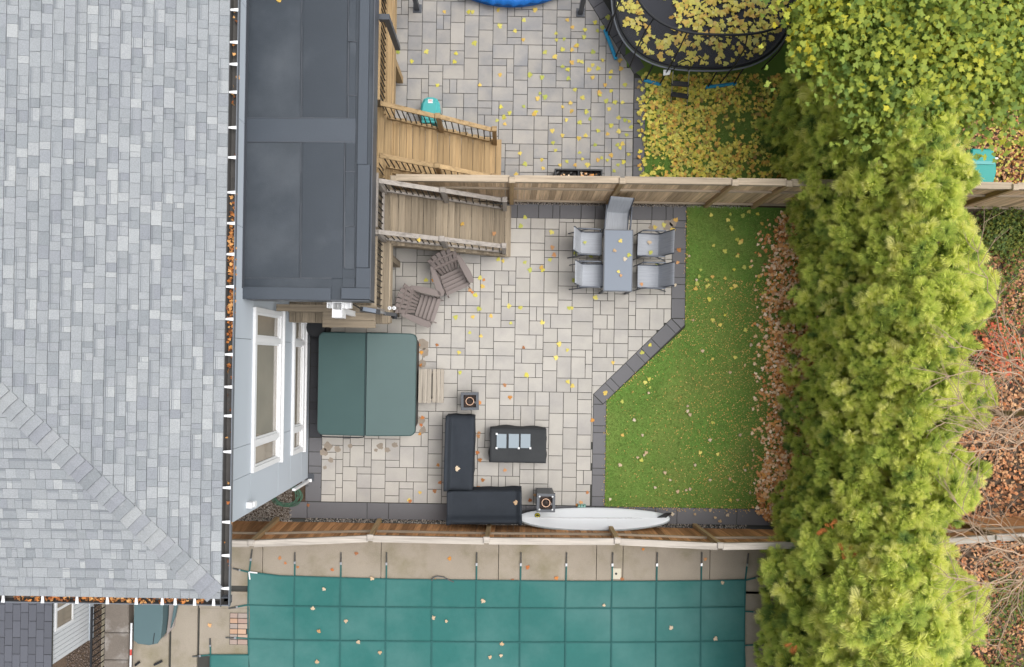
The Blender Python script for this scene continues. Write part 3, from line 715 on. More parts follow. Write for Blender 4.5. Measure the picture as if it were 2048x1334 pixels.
tp = [P(420,1086,1.72),P(504,1087,1.72),P(741,1077,1.72),P(973,1081,1.72),P(1234,1083,1.72),P(1439,1092,1.72),P(1640,1090,1.72)]
bp = [(p.x,-3.835,0) for p in bp]+[(8.2,-3.75,0),(10.2,-3.55,0),(12.5,-3.4,0)]
tp = [(p.x,p.y,1.72+R.uniform(-.02,.02)) for p in tp]+[(8.2,-3.73,1.72),(10.2,-3.55,1.72),(12.5,-3.4,1.72)]
fence('dark brown board fence with leaning pale cap rail between patio and covered pool', bp, tp, 1, 'rust', ((.60,.045,.045),(.90,.05,.05)), 0)

# ---------------------------------------------------------------- hot tub with folding cover
def rrect(x0, y0, x1, y1, r, n=5, corners=(1,1,1,1)):
    pts = []
    for (cx, cy, a0, on) in ((x0,y0,180,corners[0]),(x1,y0,270,corners[1]),(x1,y1,0,corners[2]),(x0,y1,90,corners[3])):
        rr = r if on else .015; qx = cx+rr if cx == x0 else cx-rr; qy = cy+rr if cy == y0 else cy-rr
        for k in range(n+1):
            a = math.radians(a0+90*k/n); pts.append((qx+math.cos(a)*rr, qy+math.sin(a)*rr))
    return pts
x0, x1, y0, y1 = tub; xm = P(732,760,.95).x
ht = thing('hot_tub', ((x0+x1)/2,(y0+y1)/2,0), 'square hot tub under a teal vinyl folding cover beside the house wall', 'hot tub')
b = MB(); b.prism(rrect(x0+.07,y0+.09,x1-.06,y1-.05,.18), 0, .78, .01); b.build('cabinet', M['black'], ht)
def lid(xa, xb, hi_left):
    """one half of the cover: thicker at the fold than at the rim"""
    pts = rrect(xa, y0+.03, xb, y1, .13, 6, (0,1,1,0) if hi_left else (1,0,0,1)); n = len(pts)
    zt = lambda x: .92+.13*(1-((x-xa)/(xb-xa) if hi_left else (xb-x)/(xb-xa)))
    c = Vector((sum(p[0] for p in pts)/n, sum(p[1] for p in pts)/n)); vs = [(p[0],p[1],.79) for p in pts]+[(p[0],p[1],zt(p[0])-.02) for p in pts]
    ins = []
    for p in pts:
        d = Vector(p)-c; d = c+d*((d.length-.025)/d.length); ins.append((d.x, d.y, zt(d.x)))
    vs += ins; fs = [(q*n+i, q*n+(i+1)%n, (q+1)*n+(i+1)%n, (q+1)*n+i) for q in (0,1) for i in range(n)]+[tuple(2*n+i for i in range(n))]
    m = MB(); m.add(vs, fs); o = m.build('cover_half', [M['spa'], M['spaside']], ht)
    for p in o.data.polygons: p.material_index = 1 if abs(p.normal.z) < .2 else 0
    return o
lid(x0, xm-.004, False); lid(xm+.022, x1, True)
b = MB(); b.tube([(xm+.008,y0+.04,1.044),(xm+.008,(y0+y1)/2,1.05),(xm+.008,y1-.01,1.044)], .014, 6); b.build('fold_piping', M['spaside'], ht)
b = MB(); b.tube([(x0+.04,y0+.3,.80),(x0+.05,y0-.005,.82),(x0+.12,y0-.02,.86),(xm-.16,y0-.025,.88),(xm-.04,y0-.005,.93),(xm+.005,y0+.12,1.0)], .014, 6); b.build('cover_lifter', M['black'], ht)
for v in (700, 790, 850):
    p = P(836,v,.7); b = MB(); b.beam((x1+.006,p.y,.93),(x1-.04,p.y,.62),.03,.006,up=(0,1,0)); b.build('tie_strap', M['strapgrey'], ht)
st = P(863,771,.2)
stp = thing('step', (st.x,st.y,0), 'low two level beige slatted step at the side of the hot tub', 'step')
ya, yb = P(860,806,.3).y, P(860,738,.3).y
slat = M['palew'] = wood('bleached_slat', (190,180,166), 1, .05, .12)
xs_ = P(837,770,.36).x
for i in range(3):
    b = MB(); b.prism([(xs_+i*.1,ya),(xs_+i*.1+.092,ya),(xs_+i*.1+.092,yb),(xs_+i*.1,yb)], .335, .36, .004); b.build('slat', slat, stp)
for i in range(3):
    b = MB(); q = xs_+.302+i*.088; b.prism([(q,ya),(q+.08,ya),(q+.08,yb),(q,yb)], .155, .18, .004); b.build('slat', slat, stp)
for yy in (ya+.05, yb-.1):
    b = MB(); b.box(xs_+.01, xs_+.29, yy, yy+.04, .18, .334); b.box(xs_+.01, xs_+.55, yy, yy+.04, 0, .154); b.build('support', slat, stp)
bn = P(632,655,.55)
bt = thing('bin', (bn.x,bn.y,0), 'round black lidded bin squeezed between house wall and hot tub', 'bin')
b = MB(); b.cyl((bn.x,bn.y), .19, 0, .52, 20, .22); b.build('body', M['black'], bt)
b = MB(); b.cyl((bn.x,bn.y), .23, .522, .56, 20, .20); b.build('lid', M['black'], bt)
b = MB(); b.beam((bn.x-.3,bn.y-.02,.5),(bn.x-.2,bn.y-.02,.5),.03,.03); b.build('handle', M['black'], bt)
# ---------------------------------------------------------------- garden furniture
tc = P(1236.5,521,.74); hx, hy = .325, .69
tb = thing('dining_table', (tc.x,tc.y,0), 'rectangular slate grey dining table ringed by five sling chairs', 'table')
b = MB(); b.prism(rrect(tc.x-hx+.02,tc.y-hy+.02,tc.x+hx-.02,tc.y+hy-.02,.01,1), .715, .742, .003); b.build('tabletop', M['tabletop'], tb)
b = MB()
for q in ((-hx,-hx+.018,-hy,hy),(hx-.018,hx,-hy,hy),(-hx+.018,hx-.018,-hy,-hy+.018),(-hx+.018,hx-.018,hy-.018,hy)): b.box(tc.x+q[0],tc.x+q[1],tc.y+q[2],tc.y+q[3],.68,.738)
b.build('table_frame', M['darkmetal'], tb)
for sx in (-1,1):
    for sy in (-1,1):
        b = MB(); b.beam((tc.x+sx*(hx-.03),tc.y+sy*(hy-.03),0),(tc.x+sx*(hx-.03),tc.y+sy*(hy-.03),.68),.045,.045,up=(0,1,0)); b.build('leg', M['darkmetal'], tb)
def sling_chair(label):
    t = thing('sling_chair', (0,0,0), label, 'chair', 'grey sling chairs around the dining table')
    prof = [(.27,.43),(.22,.445),(.05,.425),(-.12,.41),(-.20,.425),(-.235,.48),(-.29,.65),(-.36,.86),(-.40,.98),(-.425,1.0)]
    wd = .245; vs = []; 
    for x, z in prof:
        for k in range(5):
            y = -wd+2*wd*k/4; vs.append((x, y, z-.012*(1-(y/wd)**2)))
    fs = [(i*5+k, i*5+k+1, (i+1)*5+k+1, (i+1)*5+k) for i in range(len(prof)-1) for k in range(4)]
    a = 5*5
    b = MB(); b.add(vs[:25], [f for f in fs if max(f) < 25]); b.build('seat', M['mesh'], t, True)
    b = MB(); b.add(vs[20:], [tuple(i-20 for i in f) for f in fs if min(f) >= 20]); b.build('backrest', M['mesh'], t, True)
    for s in (-1, 1):
        b = MB(); b.tube([(x, s*(wd+.012), z) for x, z in prof], .014, 6); b.build('side_tube', M['chairmetal'], t)
        y = s*.285
        b = MB(); b.tube([(-.31,y,.66),(-.2,y,.665),(.12,y,.66),(.2,y,.63)], .019, 6); b.build('armrest', M['chairmetal'], t)
        b = MB(); b.tube([(.2,y,.63),(.24,y,.3),(.28,y,.0)], .014, 6); b.build('leg', M['chairmetal'], t)
        b = MB(); b.tube([(-.05,y,.655),(-.25,y,.35),(-.46,y,.0)], .014, 6); b.build('leg', M['chairmetal'], t)
    for qx, qz in ((.25,.3),(-.30,.28)): b = MB(); b.tube([(qx,-.285,qz),(qx,.285,qz)], .012, 6); b.build('stretcher', M['chairmetal'], t)
    return t
sc0 = sling_chair('grey sling chair at the left side of the dining table, nearer the fence')
p = P(1187,487,.42); sc0.location = (p.x-.08,p.y,0)
sc0.rotation_euler.z = -.02
for (u,v,rz,dx,dy,lab) in ((1188,551,.0,-.06,0,'grey sling chair at the left side of the dining table, farther from the fence'),
        (1292,490,PI-.02,.08,0,'grey sling chair at right of the dining table, nearer the fence, leaves on its seat'),
        (1292,553,PI,.08,0,'grey sling chair at right of the dining table, farther from the fence'),
        (1234,446,-PI/2-.07,-.01,.03,'grey sling chair at the head of the dining table with its back against the fence')):
    p = P(u,v,.42); copy_tree(sc0, (p.x+dx,p.y+dy,0), rz, lab)
def adirondack(label):
    t = thing('adirondack_chair', (0,0,0), label, 'chair', 'taupe adirondack chairs on the patio'); m = M['adirondack']
    for i in range(5):                        # seat slats, sloping down to the back
        x = .36-i*.098; z = .37-i*.03; hw = .27-.004*i
        b = MB(); b.beam((x,-hw,z),(x,hw,z),.088,.022,up=(.3,0,1)); b.build('seat_slat', m, t)
    for i in range(6):                        # fanned back slats
        f = (i-2.5)/2.5; zt = .96-.13*f*f; xt = -.46+.04*f*f
        b = MB(); b.beam((-.10,f*.17,.24),(xt,f*.30,zt),.054,.02,up=(1,0,.4),w1=.094); b.build('back_slat', m, t)
    b = MB(); b.beam((-.25,-.30,.56),(-.25,.30,.56),.03,.08,up=(1,0,.4)); b.beam((-.36,-.28,.78),(-.36,.28,.78),.022,.06,up=(1,0,.4)); b.build('back_rail', m, t)
    for s in (-1, 1):
        pts = [(-.36,.30),(-.30,.36),(-.1,.40),(.15,.435),(.34,.43),(.40,.38),(.37,.31),(.2,.285),(-.05,.27),(-.22,.275)]
        b = MB(); b.prism([(x,s*y) for x,y in pts], .545, .57, .004); b.build('armrest', m, t)
        b = MB(); b.box(.24,.34,s*.30-.015,s*.30+.015,0,.544); b.build('leg', m, t)
        b = MB(); b.beam((.44,s*.265,.30),(-.55,s*.265,.04),.026,.13); b.build('side_rail', m, t)
    return t
ad = adirondack('taupe adirondack chair beside the deck stairs, facing the patio centre'); p = P(902,549,.35); ad.location = (p.x,p.y,0); ad.rotation_euler.z = math.radians(-65)
p = P(843,611,.35); copy_tree(ad, (p.x-.02,p.y,0), math.radians(-17), 'taupe adirondack chair close to the hot tub and deck post')
# draped furniture covers
def drape(s, x0, x1, y0, y1, hf, nx=22, ny=22, flare=.008, rot=0.):
    """a cloth cover: heights from hf over the footprint, skirts to the ground with soft folds"""
    cx, cy = (x0+x1)/2, (y0+y1)/2; vs = []; fs = []
    def wv(x, y): return Vector((cx+(x-cx)*math.cos(rot)-(y-cy)*math.sin(rot), cy+(x-cx)*math.sin(rot)+(y-cy)*math.cos(rot)))
    for j in range(ny+1):
        for i in range(nx+1):
            fx = i/nx; fy_ = j/ny; x, y = x0+(x1-x0)*fx, y0+(y1-y0)*fy_
            z = hf(fx, fy_)+.006*math.sin(9*fx+5*fy_)+R.uniform(-.002,.002); p = wv(x, y); vs.append((p.x, p.y, z))
    fs = [(j*(nx+1)+i, j*(nx+1)+i+1, (j+1)*(nx+1)+i+1, (j+1)*(nx+1)+i) for j in range(ny) for i in range(nx)]
    ring = [i for i in range(nx+1)]+[j*(nx+1)+nx for j in range(1,ny+1)]+[ny*(nx+1)+i for i in range(nx-1,-1,-1)]+[j*(nx+1) for j in range(ny-1,0,-1)]
    n = len(ring); prev = ring
    for lv in (.55, 0.0):
        base = len(vs)
        for k, r in enumerate(ring):
            v = Vector(vs[r]); d = Vector((v.x-cx, v.y-cy)); nn = Vector((math.copysign(1, d.x) if abs(d.x)/(x1-x0) > .49 else 0, math.copysign(1, d.y) if abs(d.y)/(y1-y0) > .49 else 0))
            fl = flare*(1-lv)*(1+.9*math.sin(k*.55)+.6*math.sin(k*.23+1))
            vs.append((v.x+nn.x*fl, v.y+nn.y*fl, .02+(v.z-.02)*lv))
        cur = list(range(base, base+n)); fs += [(prev[k], cur[k], cur[(k+1)%n], prev[(k+1)%n]) for k in range(n)]; prev = cur
    s.add(vs, fs)
def step_(f, a, c): return min(1, max(0, (f-a)/(c-a)))
a, c = P(897,981,.62), P(948,833,.62)
b = MB(); drape(b, a.x-.09, c.x, a.y, c.y, lambda fx, fy_: .60+.20*(1-step_(fx,.10,.2)) - .05*step_(fx,.94,1)-.05*(1-step_(fy_,0,.03))-.06*step_(fy_,.93,1), rot=-.012)
o = b.build('sofa_cover', M['cover'], None, True); tag(o, 'charcoal fitted cover over the sofa half running up the patio', 'sofa cover', 'covered halves of the corner sofa')
a, c = P(899,1043,.65), P(1044,985,.65)
b = MB(); drape(b, a.x-.06, c.x, a.y-.03, c.y, lambda fx, fy_: .62+.17*(1-step_(fy_,.13,.27))*(1-.3*(1-step_(fy_,0,.06)))+.10*(1-step_(fx,.03,.06))+.10*step_(fx,.94,.97), nx=34, rot=.02)
o = b.build('sofa_cover', M['cover'], None, True); tag(o, 'charcoal fitted cover over the sofa half lying along the pool fence', 'sofa cover', 'covered halves of the corner sofa')
a, c = P(979,925,.45), P(1093,858,.45)
b = MB(); drape(b, a.x, c.x, a.y, c.y, lambda fx, fy_: .45-.05*step_(fy_,.88,1)-.02*(1-step_(fy_,0,.05)), flare=.018)
o = b.build('table_cover', M['cover2'], None, True); tag(o, 'dark grey cloth cover over a low table with three pale sheets on top', 'table cover')
for i, (u0,u1,lab) in enumerate(((993,1013,'pale frosted sheet on the covered low table, nearest the sofa'),(1017,1038,'pale frosted sheet on the covered low table, between two others'),(1041,1061,'pale frosted sheet on the covered low table, farthest from the sofa'))):
    a, c = P(u0,896,.47), P(u1,868,.47)
    t = thing('sheet', ((a.x+c.x)/2,(a.y+c.y)/2,.465), lab, 'sheet', 'pale sheets lying on the covered table')
    b = MB(); b.prism([(a.x,a.y),(c.x,a.y),(c.x,c.y),(a.x,c.y)], .466, .478, .003); b.build('panel', M['sheet'], t)
    for (qx,qy) in ((a.x,a.y),(a.x,c.y)) if i == 0 else (((c.x,a.y),)):
        b = MB(); b.prism([(qx-.022,qy-.022),(qx+.022,qy-.022),(qx+.022,qy+.022),(qx-.022,qy+.022)], .467, .487, .004); b.build('corner_clip', M['white'], t)
def fire_column(u, v, zt, hw, rz, label, shiny):
    p = P(u,v,zt); t = thing('fire_column', (p.x,p.y,0), label, 'fire column', 'square gas fire columns')
    def rr(x, y): return (p.x+x*math.cos(rz)-y*math.sin(rz), p.y+x*math.sin(rz)+y*math.cos(rz))
    sq = lambda h_: [rr(-h_,-h_),rr(h_,-h_),rr(h_,h_),rr(-h_,h_)]
    b = MB(); b.prism(sq(hw-.02), 0, zt-.11); b.build('body', M['darkmetal'], t)
    b = MB(); hi = hw*.70
    for (ax,ay,bx,by) in ((-hw,-hw,hw,-hi),(-hw,hi,hw,hw),(-hw,-hi,-hi,hi),(hi,-hi,hw,hi)): b.prism([rr(ax,ay),rr(bx,ay),rr(bx,by),rr(ax,by)], zt-.109, zt, .004)
    b.build('top_frame', M['darkmetal'], t)
    b = MB(); b.prism(sq(hi-.002), zt-.109, zt-.055); b.build('tray', M['rock'], t)
    b = MB()
    for _ in range(70):
        x, y = rr(R.uniform(-hi,hi)*.9, R.uniform(-hi,hi)*.9); r = R.uniform(.012,.026); z = zt-.05
        b.add([(x+r,y,z),(x-r,y+.004,z),(x,y+r,z),(x,y-r,z),(x,y,z+r)], [(0,2,4),(2,1,4),(1,3,4),(3,0,4)])
    b.build('lava_rock', M['rock'], t, kind='stuff')
    b = MB(); b.tube([(p.x+math.cos(k*PI/10)*hi*.62, p.y+math.sin(k*PI/10)*hi*.62, zt-.02) for k in range(20)], .011, 6, True); b.build('burner_ring', M['copper'], t)
    b = MB(); q = rr(hi*.72,-hi*.1); b.beam((q[0],q[1],zt-.05),(q[0]+.03,q[1]-.02,zt-.012),.04,.03); b.build('igniter', M['steel'], t)
    if shiny:
        b = MB()
        for s1,s2 in ((-1,-1),(1,-1),(1,1),(-1,1)):
            x, y = rr(s1*hi,s2*hi); b.cyl((x,y),.02,zt+.001,zt+.012,8)
        b.build('guard_stud', M['steel'], t)
    return t
fire_column(939.5,802.5,.5,.20,.03,'square grey gas fire column near the hot tub step, above the sofa',False)
fire_column(1092,1006,.80,.205,.0,'square grey gas fire column standing against the white paddle board',True)
# paddle board leaning on the fence foot
L0, L1 = P(1038,1045,.40), P(1340,1040,.36); cxy = (L0+L1)/2; ln = (L1-L0).length
pb = thing('paddle_board', (cxy.x,-3.62,0), 'long white paddle board with black fin leaning along the pool fence', 'paddle board')
tl = math.radians(42); ex = Vector((1,.012,0)).normalized(); ey = Vector((0,math.cos(tl),-math.sin(tl))); en = ex.cross(ey).normalized()
en = en if en.z > 0 else -en
c0 = Vector((cxy.x,-3.625,.32))
def outline(k, n=44):
    t = k/n*2*PI; x = math.cos(t); y = math.sin(t); sg = 1 if y > 0 else -1
    yy = abs(y)**.80; w_ = .30*(1-.14*max(0,x)**2 - .06*max(0,-x)**2); return x*ln/2, sg*yy*w_
nO = 44; lay = []
for (ins, zz) in ((.05,-.05),(.0,-.02),(.0,.02),(.02,.045),(.07,.056),(.6,.062)):
    row = []
    for k in range(nO):
        x, y = outline(k); f = 1-ins/.30 if ins < .5 else .05; rock = .05*(abs(x)/(ln/2))**3
        row.append(c0+ex*(x*(1-ins/(ln/2)) if ins < .5 else x*.9)+ey*(y*f)+en*(zz+rock-.02))
    lay.append(row)
vs = [p for r in lay for p in r]; b = MB(); b.add(vs, [(r*nO+k, r*nO+(k+1)%nO, (r+1)*nO+(k+1)%nO, (r+1)*nO+k) for r in range(3,5) for k in range(nO)]+[tuple(5*nO+k for k in range(nO))]); b.build('deck_skin', M['board'], pb, False)
b = MB(); b.add(vs[:4*nO], [(r*nO+k, r*nO+(k+1)%nO, (r+1)*nO+(k+1)%nO, (r+1)*nO+k) for r in range(3) for k in range(nO)]+[tuple(reversed(range(nO)))]); b.build('rail', M['boardrail'], pb, True)
def on_board(x, y, h_): return c0+ex*x+ey*y+en*(.045+.05*(abs(x)/(ln/2))**3+h_)
def disc(s, x, y, rx, ry, h_, n=20):
    s.add([on_board(x+math.cos(2*PI*k/n)*rx, y+math.sin(2*PI*k/n)*ry, h_) for k in range(n)], [tuple(range(n))])
b = MB(); disc(b,-ln/2+.42,.05,.068,.062,.008); b.build('emblem_rim', M['black'], pb)
b = MB(); disc(b,-ln/2+.42,.05,.057,.05,.011); b.build('emblem', M['yellow'], pb)
b = MB(); disc(b,-ln/2+.42,.05,.036,.022,.014,12); b.build('emblem_mark', M['black'], pb)
b = MB()
for i in range(8): b.add([on_board(.60+i*.032+dx_,.0+dy_,.008) for dx_,dy_ in ((0,-.008),(.022,-.008),(.026,.008),(.004,.008))], [(0,1,2,3)])
b.add([on_board(.58,.0,.007),on_board(.88,-.001,.007),on_board(.88,.002,.007),on_board(.58,.002,.007)], [(0,1,2,3)]); b.build('line_mark', M['black'], pb)
fb = ln/2-.30; fs_ = [on_board(fb,.0,.0),on_board(fb+.20,.0,.0),on_board(fb+.30,.0,.20),on_board(fb+.17,.0,.22),on_board(fb+.08,.0,.12)]
b = MB(); th = ey*.006; b.add([p-th for p in fs_]+[p+th for p in fs_], [(0,1,2,3,4),(9,8,7,6,5)]+[(i,(i+1)%5,5+(i+1)%5,5+i) for i in range(5)]); b.build('fin', M['black'], pb)
p = P(1163,1013,.05); b = MB()
for i in range(3): b.tube([(p.x-.07+i*.07,p.y-.05+.02*i,.03),(p.x-.05+i*.06,p.y+.05,.05)], .03, 7)
o = b.build('toy', M['aqua'], None, True); tag(o, 'small pale aqua plastic toy on the patio above the paddle board', 'toy')
# hose, drain
hp_ = P(580,990,.0); b = MB(); pts = []
for k in range(190):
    a = k*.21; r = .27+.05*math.sin(k*.033)+.02*math.sin(k*.7); pts.append((hp_.x-.06+math.cos(a)*r*1.1, hp_.y+math.sin(a)*r*.85, .02+.10*k/190+.01*math.sin(k*.9)))
b.tube(pts, .011, 5); o = b.build('hose', M['hose'], None, True); tag(o, 'coiled green garden hose on gravel at the house corner', 'hose')
p = P(622,955); b = MB(); b.prism([(p.x-.07,p.y-.09),(p.x+.07,p.y-.09),(p.x+.07,p.y+.09),(p.x-.07,p.y+.09)], .002, .012, .003)
for i in range(5): b.beam((p.x-.055+i*.027,p.y-.075,.016),(p.x-.055+i*.027,p.y+.075,.016),.012,.008)
o = b.build('drain_grate', M['darkmetal'], None); tag(o, 'small square grey drain grate in the dark paving by the house corner', 'drain grate')
# solar flood lamp on the deck's corner
fl = thing('solar_lamp', (-2.75,.88,2.6), 'black solar lamp on an arm with two round white heads at the deck corner', 'lamp')
def bm(name, p0, p1, w_, h_, m):
    b = MB(); b.beam(p0, p1, w_, h_); b.build(name, M[m], fl)
bm('cable', P(697,603,3.7), P(724,619,2.9), .02, .02, 'black'); bm('panel_frame', P(720,618,2.85), P(760,624,2.80), .10, .03, 'black'); bm('solar_panel', P(726,617.5,2.88), P(752,622,2.85), .075, .012, 'tabletop')
bm('arm', P(760,624,2.8), P(771,627,2.6), .04, .03, 'steel'); bm('housing', P(768,627,2.6), P(792,629.5,2.5), .07, .06, 'black'); bm('mount', P(786,631,2.45), P(792,633,2.40), .10, .10, 'black')
for u in (779, 788):
    p = P(u,616,2.55); b = MB(); b.cyl((p.x,p.y),.035,2.48,2.55,14); b.build('lamp_head', M['white'], fl)
    b = MB(); b.cyl((p.x,p.y),.018,2.552,2.56,10); b.build('lens', M['steel'], fl)
# litter on the patio by the stair foot
p = P(968,506); 
b = MB(); b.tube([(p.x-.09,p.y+.03,.02),(p.x-.04,p.y-.02,.02),(p.x+.03,p.y-.02,.02),(p.x+.08,p.y+.02,.02)], .008, 5); o = b.build('wire', M['white'], None); tag(o, 'short bent white wire on the paving at the foot of the grey stairs', 'wire')
# ---------------------------------------------------------------- pool cover
pc = thing('pool_cover', (0,-6,0), 'teal fabric safety cover stretched over the swimming pool', 'pool cover')
top_e = [(497,1143),(560,1151),(680,1155),(800,1158),(950,1160),(1150,1162),(1300,1162),(1400,1161),(1491,1159)]
def topv(u):
    for (a, va), (c, vc) in zip(top_e, top_e[1:]):
        if u <= c: return va+(vc-va)*max(0,(u-a)/(c-a))
    return 1159
us = [497]+[590,682,773,865,953,1041,1132,1224,1313,1402]+[1488]
def edge_u(v, left): return (499-2.5*math.sin((v-1143)/60*PI)*.6 if left else 1489+2*math.sin((v-1160)/66*PI))
b = MB(); nx, ny = 80, 44; vs = []
for j in range(ny+1):
    for i in range(nx+1):
        fx, fy_ = i/nx, j/ny; u = 497+(1489-497)*fx; tv_ = topv(u); v = tv_+(1440-tv_)*fy_
        if i in (0, nx): u = edge_u(v, i == 0)
        q = abs(math.sin((u-500)/91.2*PI)); r2 = abs(math.sin((v-1147)/66.5*PI))
        z = .02-.012*q*r2+.006*math.sin(u*.031+v*.05)
        if 0 < j: z -= .02*min(1, fy_*4)*min(1, min(fx, 1-fx)*9)
        p = P(u, v, 0); vs.append((p.x, p.y, max(z,.006)+.004))
b.add(vs, [(j*(nx+1)+i, j*(nx+1)+i+1, (j+1)*(nx+1)+i+1, (j+1)*(nx+1)+i) for j in range(ny) for i in range(nx)])
n0 = len(b.v); w2 = [P(421,1309),P(498,1309),P(498,1440),P(421,1440)]; b.add([(p.x,p.y,.024) for p in w2], [(3,2,1,0)])
b.build('fabric', M['pool'], pc, True)
def ribbon(pts, wd, m, name, z):
    b = MB(); q = [P(u,v,0) for u,v in pts]
    for p0, p1 in zip(q, q[1:]): b.beam((p0.x,p0.y,z),(p1.x,p1.y,z),wd,.005)
    b.build(name, m, pc)
for u in us[1:-1]: ribbon([(u,topv(u)),(u-1,1212),(u-1,1280),(u-2,1440)], .028, M['strap'], 'strap', .033)
for v in (1213,1281,1348): ribbon([(498,v-4),(590,v-1),(800,v+1),(1040,v+3),(1300,v+3),(1489,v)], .028, M['strap'], 'strap', .034)
ribbon([(497,1143),(560,1151),(680,1155),(800,1158),(950,1160),(1150,1162),(1300,1162),(1400,1161),(1490,1159)], .03, M['strap'], 'hem', .030)
ribbon([(498,1145),(497,1200),(497,1260),(498,1309),(422,1309),(421,1440)], .03, M['strap'], 'hem', .030); ribbon([(1490,1159),(1488,1240),(1488,1440)], .03, M['strap'], 'hem', .030)
def anchor(p0, p1, spring=True):
    """strap from the cover's edge to its anchor in the deck, with spring and buckle"""
    a, c = P(*p0), P(*p1); m = a.lerp(c, .52); b = MB(); b.beam((a.x,a.y,.022),(m.x,m.y,.022),.035,.006); b.build('anchor_strap', M['strap'], pc)
    b = MB(); e = a.lerp(c, .62); b.beam((m.x,m.y,.028),(e.x,e.y,.028),.045,.02); b.build('buckle', M['steel'], pc)
    d = (c-e).normalized(); sd_ = Vector((-d.y,d.x,0)); pts = []
    for k in range(40): q = e.lerp(c, k/39); pts.append(q+sd_*(math.cos(k*1.6)*.016)+Vector((0,0,.03+math.sin(k*1.6)*.016)))
    b = MB(); b.tube(pts, .007, 4); b.build('spring', M['strapgrey'], pc)
for u in us[1:-1]:
    if u == 865: continue
    anchor((u,topv(u)), (u+(1 if u > 1000 else .5),1104))
anchor((499,1146),(505,1098)); anchor((499,1144),(466,1136)); anchor((497,1209),(458,1216)); anchor((497,1276),(452,1274)); anchor((421,1309),(386,1312)); anchor((422,1309),(421,1276))
anchor((1490,1160),(1496,1106)); anchor((1490,1160),(1530,1150)); anchor((1489,1222),(1522,1224)); anchor((1489,1290),(1525,1288))
b = MB(); q = [P(864,1160),P(866,1154),P(875,1151),P(888,1153),P(897,1158),P(908,1163)]; b.tube([(p.x,p.y,.045) for p in q], .014, 5); b.build('loose_strap', M['strapgrey'], pc)
for q in (((500,1143),(516,1145)),((499,1143),(501,1158))): ribbon(list(q), .03, M['white'], 'corner_tape', .037)
p = P(1232,1147); sk = thing('skimmer_lid', (p.x,p.y,0), 'square cream skimmer lid set in the pool deck', 'skimmer lid')
b = MB(); b.prism([(p.x-.115,p.y-.125),(p.x+.115,p.y-.125),(p.x+.115,p.y+.125),(p.x-.115,p.y+.125)], .001, .016, .005); b.build('lid', mat('cream_plastic', S(214,208,188), .6), sk)
b = MB(); b.cyl((p.x+.0,p.y),.028,.0165,.020,12); b.build('finger_hole', M['black'], sk)
bk = thing('brick_patch', (P(478,1252).x,P(478,1252).y,0), 'small patch of pale bricks with dark joints let into the pool deck', 'bricks')
a, c = P(459,1289), P(497,1226); b = MB(); b.box(a.x,c.x,a.y,c.y,.0,.008); b.build('mortar_bed', M['joint'], bk)
for r in range(6):
    yy = a.y+(c.y-a.y)*r/6; hh = (c.y-a.y)/6
    cuts = [0,.43,.98] if r not in (2,) else [0,.43,.9]
    for f0, f1 in zip(cuts, cuts[1:]):
        b = MB(); xa, xb = a.x+(c.x-a.x)*f0+.012, a.x+(c.x-a.x)*f1-.004; b.prism([(xa,yy+.012),(xb,yy+.012),(xb,yy+hh-.004),(xa,yy+hh-.004)], .008, .020, .004); b.build('brick', M['brick'], bk)
# ---------------------------------------------------------------- neighbour's corner below the house eave
sx, sy = P(186,1275).x, P(186,1275).y; z1 = 1.48
sh = thing('shed', (sx-1.5,-5.5,0), 'white sided outbuilding with dark slate tile roof at the house corner', 'shed')
sm = M['siding']; yy = sy; 
b = MB(); b.box(sx-3,sx-.02,sy,-3.95,0,z1-.05); b.build('wall', M['siding'], sh)
while yy < -4.0:
    b = MB(); b.box(sx-.02,sx,yy+.004,yy+.094,.16,z1-.03); b.build('siding_board', M['siding'], sh); yy += .1
b = MB(); b.box(sx-.02,sx+.012,sy-.005,-3.95,0,.155); b.build('base_board', M['panelblue'], sh)
rx1 = P(104,1300,z1).x
b = MB(); b.box(rx1-4,rx1-.0,sy-.1,-3.9,z1-.03,z1); b.build('roof', M['joint'], sh)
k = 0; x = rx1
while x > rx1-1.9:
    y = sy-.1-(k%2)*.17
    while y < -3.9:
        y0_ = max(y, sy-.1); b = MB(); b.prism([(x-.162,y0_+.003),(x-.004,y0_+.003),(x-.004,y+.345),(x-.162,y+.345)], z1+.002, z1+.014+R.uniform(0,.005), .004); b.build('slate', M['slate'], sh); y += .35
    x -= .166; k += 1
ya_, yb_ = P(136,1247,.9).y, P(136,1190,.9).y
b = MB(); zt = 1.36
b.box(sx-.012,sx+.02,ya_,ya_+.05,.75,zt); b.box(sx-.012,sx+.02,ya_+.05,yb_,.75,.80); b.box(sx-.012,sx+.02,ya_+.05,yb_,zt-.05,zt); b.box(sx-.012,sx+.02,ya_+.42,ya_+.48,.80,zt-.05); fr = b.build('window', M['white'], sh)
b = MB(); b.box(sx+.0005,sx+.006,ya_+.05,ya_+.42,.8,zt-.05); b.build('pane', M['glass'], fr)
b = MB(); b.box(sx+.0005,sx+.006,ya_+.48,yb_,.8,zt-.05); b.build('pane', M['glass'], fr)
rl_ = thing('railing', (P(214,1260).x,-6.3,0), 'black metal railing with thin upright bars beside the white outbuilding', 'railing')
xr = P(214,1270).x; yb0, yb1 = P(214,1400).y, P(214,1195).y
for z, w_ in ((.06,.03),(.60,.04)):
    b = MB(); b.beam((xr,yb0,z),(xr,yb1,z),w_,.03); b.build('rail', M['black'], rl_)
y = yb0
while y < yb1: b = MB(); b.beam((xr,y,.06),(xr,y,.60),.016,.016,up=(0,1,0)); b.build('bar', M['black'], rl_); y += .138
cw = thing('stone_wall', (P(238,1270).x,-6.3,0), 'low weathered grey stone wall between railing and pool deck', 'wall')
xa, xb = P(220,1270).x, P(257,1270,.25).x
b = MB(); y = yb0; 
